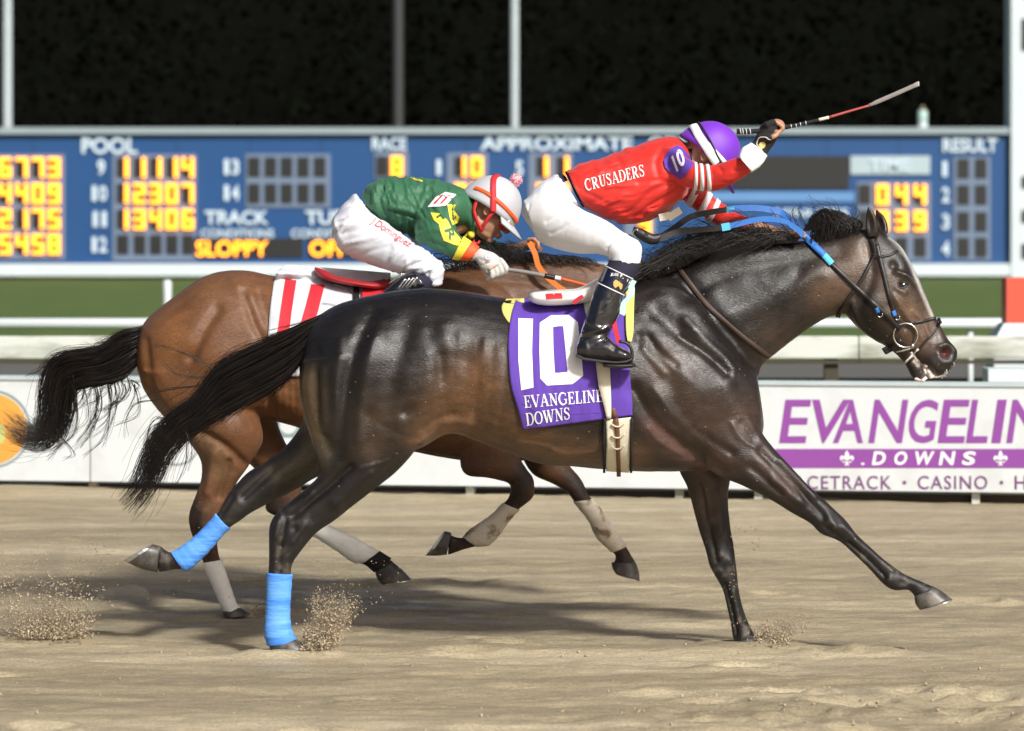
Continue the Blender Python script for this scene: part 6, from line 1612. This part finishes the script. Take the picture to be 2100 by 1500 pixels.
bc = thing("beacon", tuple(W(1892, 264, YS + .4)), "pale green beacon standing on top of the tote board", "beacon")
q = W(1892, 263, YS + .4); s_ = 1 / 54.
for nm, z0, z1, r0, r1, m in (("foot", 0, 14, 11, 9, M['white_base']), ("lens", 14, 36, 10.5, 9.5, M['beacon']), ("finial", 36, 47, 7, 2, mat("finial", (.16, .14, .08), .6))):
    V, F = tube([q + np.array([0, 0, z * s_]) for z in np.linspace(z0, z1, 5)], np.linspace(r0, r1, 5) * s_, 14); mk(nm, V, F, m, bc)
for px, Yp, r, m, lab in ((15, 128.5, 10, M['pole'], "pale grey mast behind the left end of the tote board"), (1055, 128.5, 9, M['pole'], "pale grey mast rising behind the middle of the tote board"), (816, 150, 12, M['pole_dim'], "dim dark mast behind the tote board, between the two pale masts")):
    c_ = W(px, 300, Yp); rr = r * (CAM_D + Yp) / (PPM * CAM_D)
    V, F = tube([np.array([c_[0], Yp, z]) for z in (0, 6, 14, 22)], [rr * 1.1, rr, rr, rr * .9], 16); mst = thing("mast", (c_[0], Yp, 0), lab, "mast"); mk("shaft", V, F, m, mst)
    V, F = tube([np.array([c_[0], Yp, z]) for z in (0, .3, .6)], [rr * 1.8, rr * 1.8, rr * 1.2], 16); mk("footing", V, F, m, mst)

# ------------------------------------------------------------------ far wood, hill
rt = np.random.default_rng(11)
crowns = []
for row, (Yt, h0) in enumerate(((172, 15), (186, 19), (200, 23))):
    for k in range(26):
        crowns.append((-78 + k * 6.2 + rt.uniform(-2, 2) + row * 2, Yt + rt.uniform(-4, 4), h0 + rt.uniform(-3, 4), rt.uniform(3.6, 5.6)))
LV = []; 
for cx_, cy_, hh, rr in crowns:
    nlf = 420
    d = rt.normal(0, 1, (nlf, 3)); d /= np.linalg.norm(d, axis=1)[:, None]
    rad = rt.uniform(.55, 1.0, nlf) ** .5
    lump = 1 + .35 * np.sin(d[:, 0] * 5 + cx_) * np.cos(d[:, 2] * 4 + cy_)
    c_ = np.stack([cx_ + d[:, 0] * rr * rad * lump, cy_ + d[:, 1] * rr * rad, np.maximum(.3, hh * .52 + d[:, 2] * hh * .5 * rad * lump)], 1)
    s_ = rt.uniform(.18, .42, (nlf, 1)); u = rt.normal(0, 1, (nlf, 3)); v = rt.normal(0, 1, (nlf, 3))
    u /= np.linalg.norm(u, axis=1)[:, None]; v = np.cross(u, v); v /= np.linalg.norm(v, axis=1)[:, None]
    LV.append(np.stack([c_ - u * s_, c_ - v * s_ * .6, c_ + u * s_, c_ + v * s_ * .6], 1).reshape(-1, 3))
LV = np.concatenate(LV); F = np.arange(len(LV)).reshape(-1, 4)
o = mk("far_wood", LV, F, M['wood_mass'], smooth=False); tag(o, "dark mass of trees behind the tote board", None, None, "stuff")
hx = np.linspace(-200, 200, 60); hp = [(x, 212, 0) for x in hx] + [(x, 218, 27 + 3 * math.sin(x * .05) + 1.5 * math.sin(x * .21)) for x in hx] + [(x, 260, 31 + 4 * math.sin(x * .04)) for x in hx] + [(x, 330, 0) for x in hx]  # rise added as a backdrop, blocks the brighter sky between the crowns
F = [(r * 60 + i, r * 60 + i + 1, (r + 1) * 60 + i + 1, (r + 1) * 60 + i) for r in range(3) for i in range(59)]
o = mk("backdrop_hill", hp, F, mat("night_backdrop", (.0030, .0029, .0025), 1.0, c2=(.0040, .0050, .0036), vscale=.035, spec=0.0, detail=3)); tag(o, "dark backdrop rise added behind the trees to close off the sky", None, None, "structure")

# ------------------------------------------------------------------ flying sand
def chunks(pts, sizes, name, label, m):
    base = np.array([(1, 0, 0), (-1, 0, 0), (0, 1, 0), (0, -1, 0), (0, 0, 1), (0, 0, -1)], float); fc = np.array([(0, 2, 4), (2, 1, 4), (1, 3, 4), (3, 0, 4), (2, 0, 5), (1, 2, 5), (3, 1, 5), (0, 3, 5)])
    n = len(pts); r = np.random.default_rng(9)
    B = base[None] * r.uniform(.35, 1.5, (n, 6, 1)) * (np.array([1.5, 1, .7])[None, None]) * np.asarray(sizes)[:, None, None]
    a = r.uniform(0, 6.28, n); ca, sa = np.cos(a), np.sin(a)
    Bx = B[:, :, 0] * ca[:, None] - B[:, :, 2] * sa[:, None]; Bz = B[:, :, 0] * sa[:, None] + B[:, :, 2] * ca[:, None]
    B = np.stack([Bx, B[:, :, 1], Bz], -1) + np.asarray(pts)[:, None, :]
    F = (fc[None] + (np.arange(n) * 6)[:, None, None]).reshape(-1, 3)
    o = mk(name, B.reshape(-1, 3), F, m, smooth=False); return tag(o, label, None, None, "stuff")
def plume(n, base, spread, rise, Y, s0, s1, lean, seed, pw=1.6):
    r = np.random.default_rng(seed); P = []; S = []
    cl = [(r.uniform(-1, 1), r.random() ** pw) for _ in range(max(10, n // 130))]
    for i in range(n):
        u, h = cl[r.integers(len(cl))]; q_ = .5 + 1.2 * r.random(); u = u + r.normal(0, .24) * q_; h = abs(h + r.normal(0, .10) * q_)
        x = base[0] + (u * spread * (.45 + .55 * h)) + lean * h; y = base[1] - rise * h
        q = W(x, y, Y + r.normal(0, .07)); 
        if q[2] < .006: q[2] = r.uniform(.004, .02)
        P.append(q); S.append(s0 + (s1 - s0) * r.random() ** 18 * (1.1 - .6 * min(1, h)))
    return P, S
P1, S1 = plume(24000, (648, 1334), 56, 114, -.12, .0005, .0080, 46, 1)
chunks(P1, S1, "sand_spray", "spray of sand clods thrown up in front of the blue bandaged hind leg", M['sand_clod'])
P1, S1 = plume(34000, (105, 1310), 135, 205, .34, .0005, .0068, -10, 2, 2.4)
chunks(P1, S1, "sand_spray", "cloud of kicked sand at the lower left behind the horses", M['sand_clod'])
P1, S1 = plume(14000, (1580, 1326), 60, 68, .10, .0005, .0072, 28, 3)
chunks(P1, S1, "sand_spray", "sand splash around the dark horse's planted front hoof", M['sand_clod'])
P1, S1 = plume(1600, (522, 1258), 38, 24, 1.3, .0009, .006, 6, 4)
chunks(P1, S1, "sand_spray", "small sand splash at the brown horse's planted hind hoof", M['sand_clod'])
dust_m = bpy.data.materials.new("dust"); dust_m.use_nodes = True; dn = dust_m.node_tree.nodes; dn.remove(dn["Principled BSDF"])
pv_ = dn.new("ShaderNodeVolumePrincipled"); pv_.inputs["Color"].default_value = (.80, .70, .55, 1); pv_.inputs["Density"].default_value = 2.2; pv_.inputs["Anisotropy"].default_value = .2
dust_m.node_tree.links.new(pv_.outputs[0], dn["Material Output"].inputs["Volume"])
for lab, Yd, blobs in (("thin dust hanging over the kicked sand at the lower left", .40, ((40, 1270, 60, 34), (120, 1262, 70, 40), (85, 1200, 62, 46), (190, 1250, 60, 26), (250, 1222, 60, 22), (110, 1150, 34, 34))),
                       ("thin dust puff in front of the blue bandaged hind leg", -.10, ((668, 1296, 34, 34), (692, 1262, 26, 30), (640, 1318, 30, 16))),
                       ("thin dust puff at the dark horse's planted front hoof", .12, ((1585, 1312, 34, 16), (1612, 1290, 24, 18)))):
    mb = MB()
    for a, b, rx_, ry_ in blobs: mb.add(*ellipsoid(W(a, b, Yd), (rx_ / PPM, .10, ry_ / PPM), None, 14, 9))
    V, F = mb.get(); V, F = remesh(V, F, .012); V = smooth(V, F, 4, .5, -.4)
    N_ = normals(V, F); V = V + N_ * (.03 * fbm(V[:, 0] * 22, V[:, 2] * 22, 6, 4))[:, None]; V[:, 2] = np.maximum(V[:, 2], .02)
    o = mk("dust_cloud", V, F, dust_m); tag(o, lab, None, None, "stuff")
r = np.random.default_rng(12); P1 = []; S1 = []
for i in range(260):
    x, y, Yp = ((r.uniform(200, 560), r.uniform(1080, 1240), .1) if i % 3 == 0 else (r.uniform(640, 820), r.uniform(1150, 1240), .0)) if i % 2 else (r.uniform(1495, 1560), r.uniform(1080, 1290), .0)
    P1.append(W(x, y, Yp + r.normal(0, .1))); S1.append(r.uniform(.001, .0035))
chunks(P1, S1, "flying_grains", "loose sand grains flying around the horses' legs", M['sand_clod'])
P1 = []; S1 = []
for i in range(2600):
    x = r.uniform(-3.2, 3.2) if i % 2 else r.uniform(.3, 3.0); y = r.uniform(-2.7, .2) if i % 2 else r.uniform(-2.6, -1.1)
    P1.append((x, y, 0)); S1.append(.0012 + .0065 * r.random() ** 7)
P1 = np.array(P1); ix = np.searchsorted(xs, P1[:, 0]); iy = np.searchsorted(ys, P1[:, 1]); P1[:, 2] = Z[np.clip(iy, 0, ny - 1), np.clip(ix, 0, nx - 1)] - .012 + np.array(S1) * .3
chunks(P1, S1, "sand_clods", "small clods and crumbs of sand scattered over the track", M['sand_clod'])

for o in list(bpy.data.objects):
    if o.parent is None and "category" in o:
        g = {"racehorse": "two racehorses galloping side by side", "person": "two jockeys riding the race", "saddle_cloth": "numbered saddle cloths", "racing_saddle": "racing saddles", "whip": "riding whips",
             "reins": "reins of the two horses", "mast": "masts behind the tote board"}.get(o.name.split(".")[0])
        if g: o["group"] = g
    if o.parent is None and o.name.split(".")[0] == "sand_spray": o["group"] = "sand thrown up by the hooves"
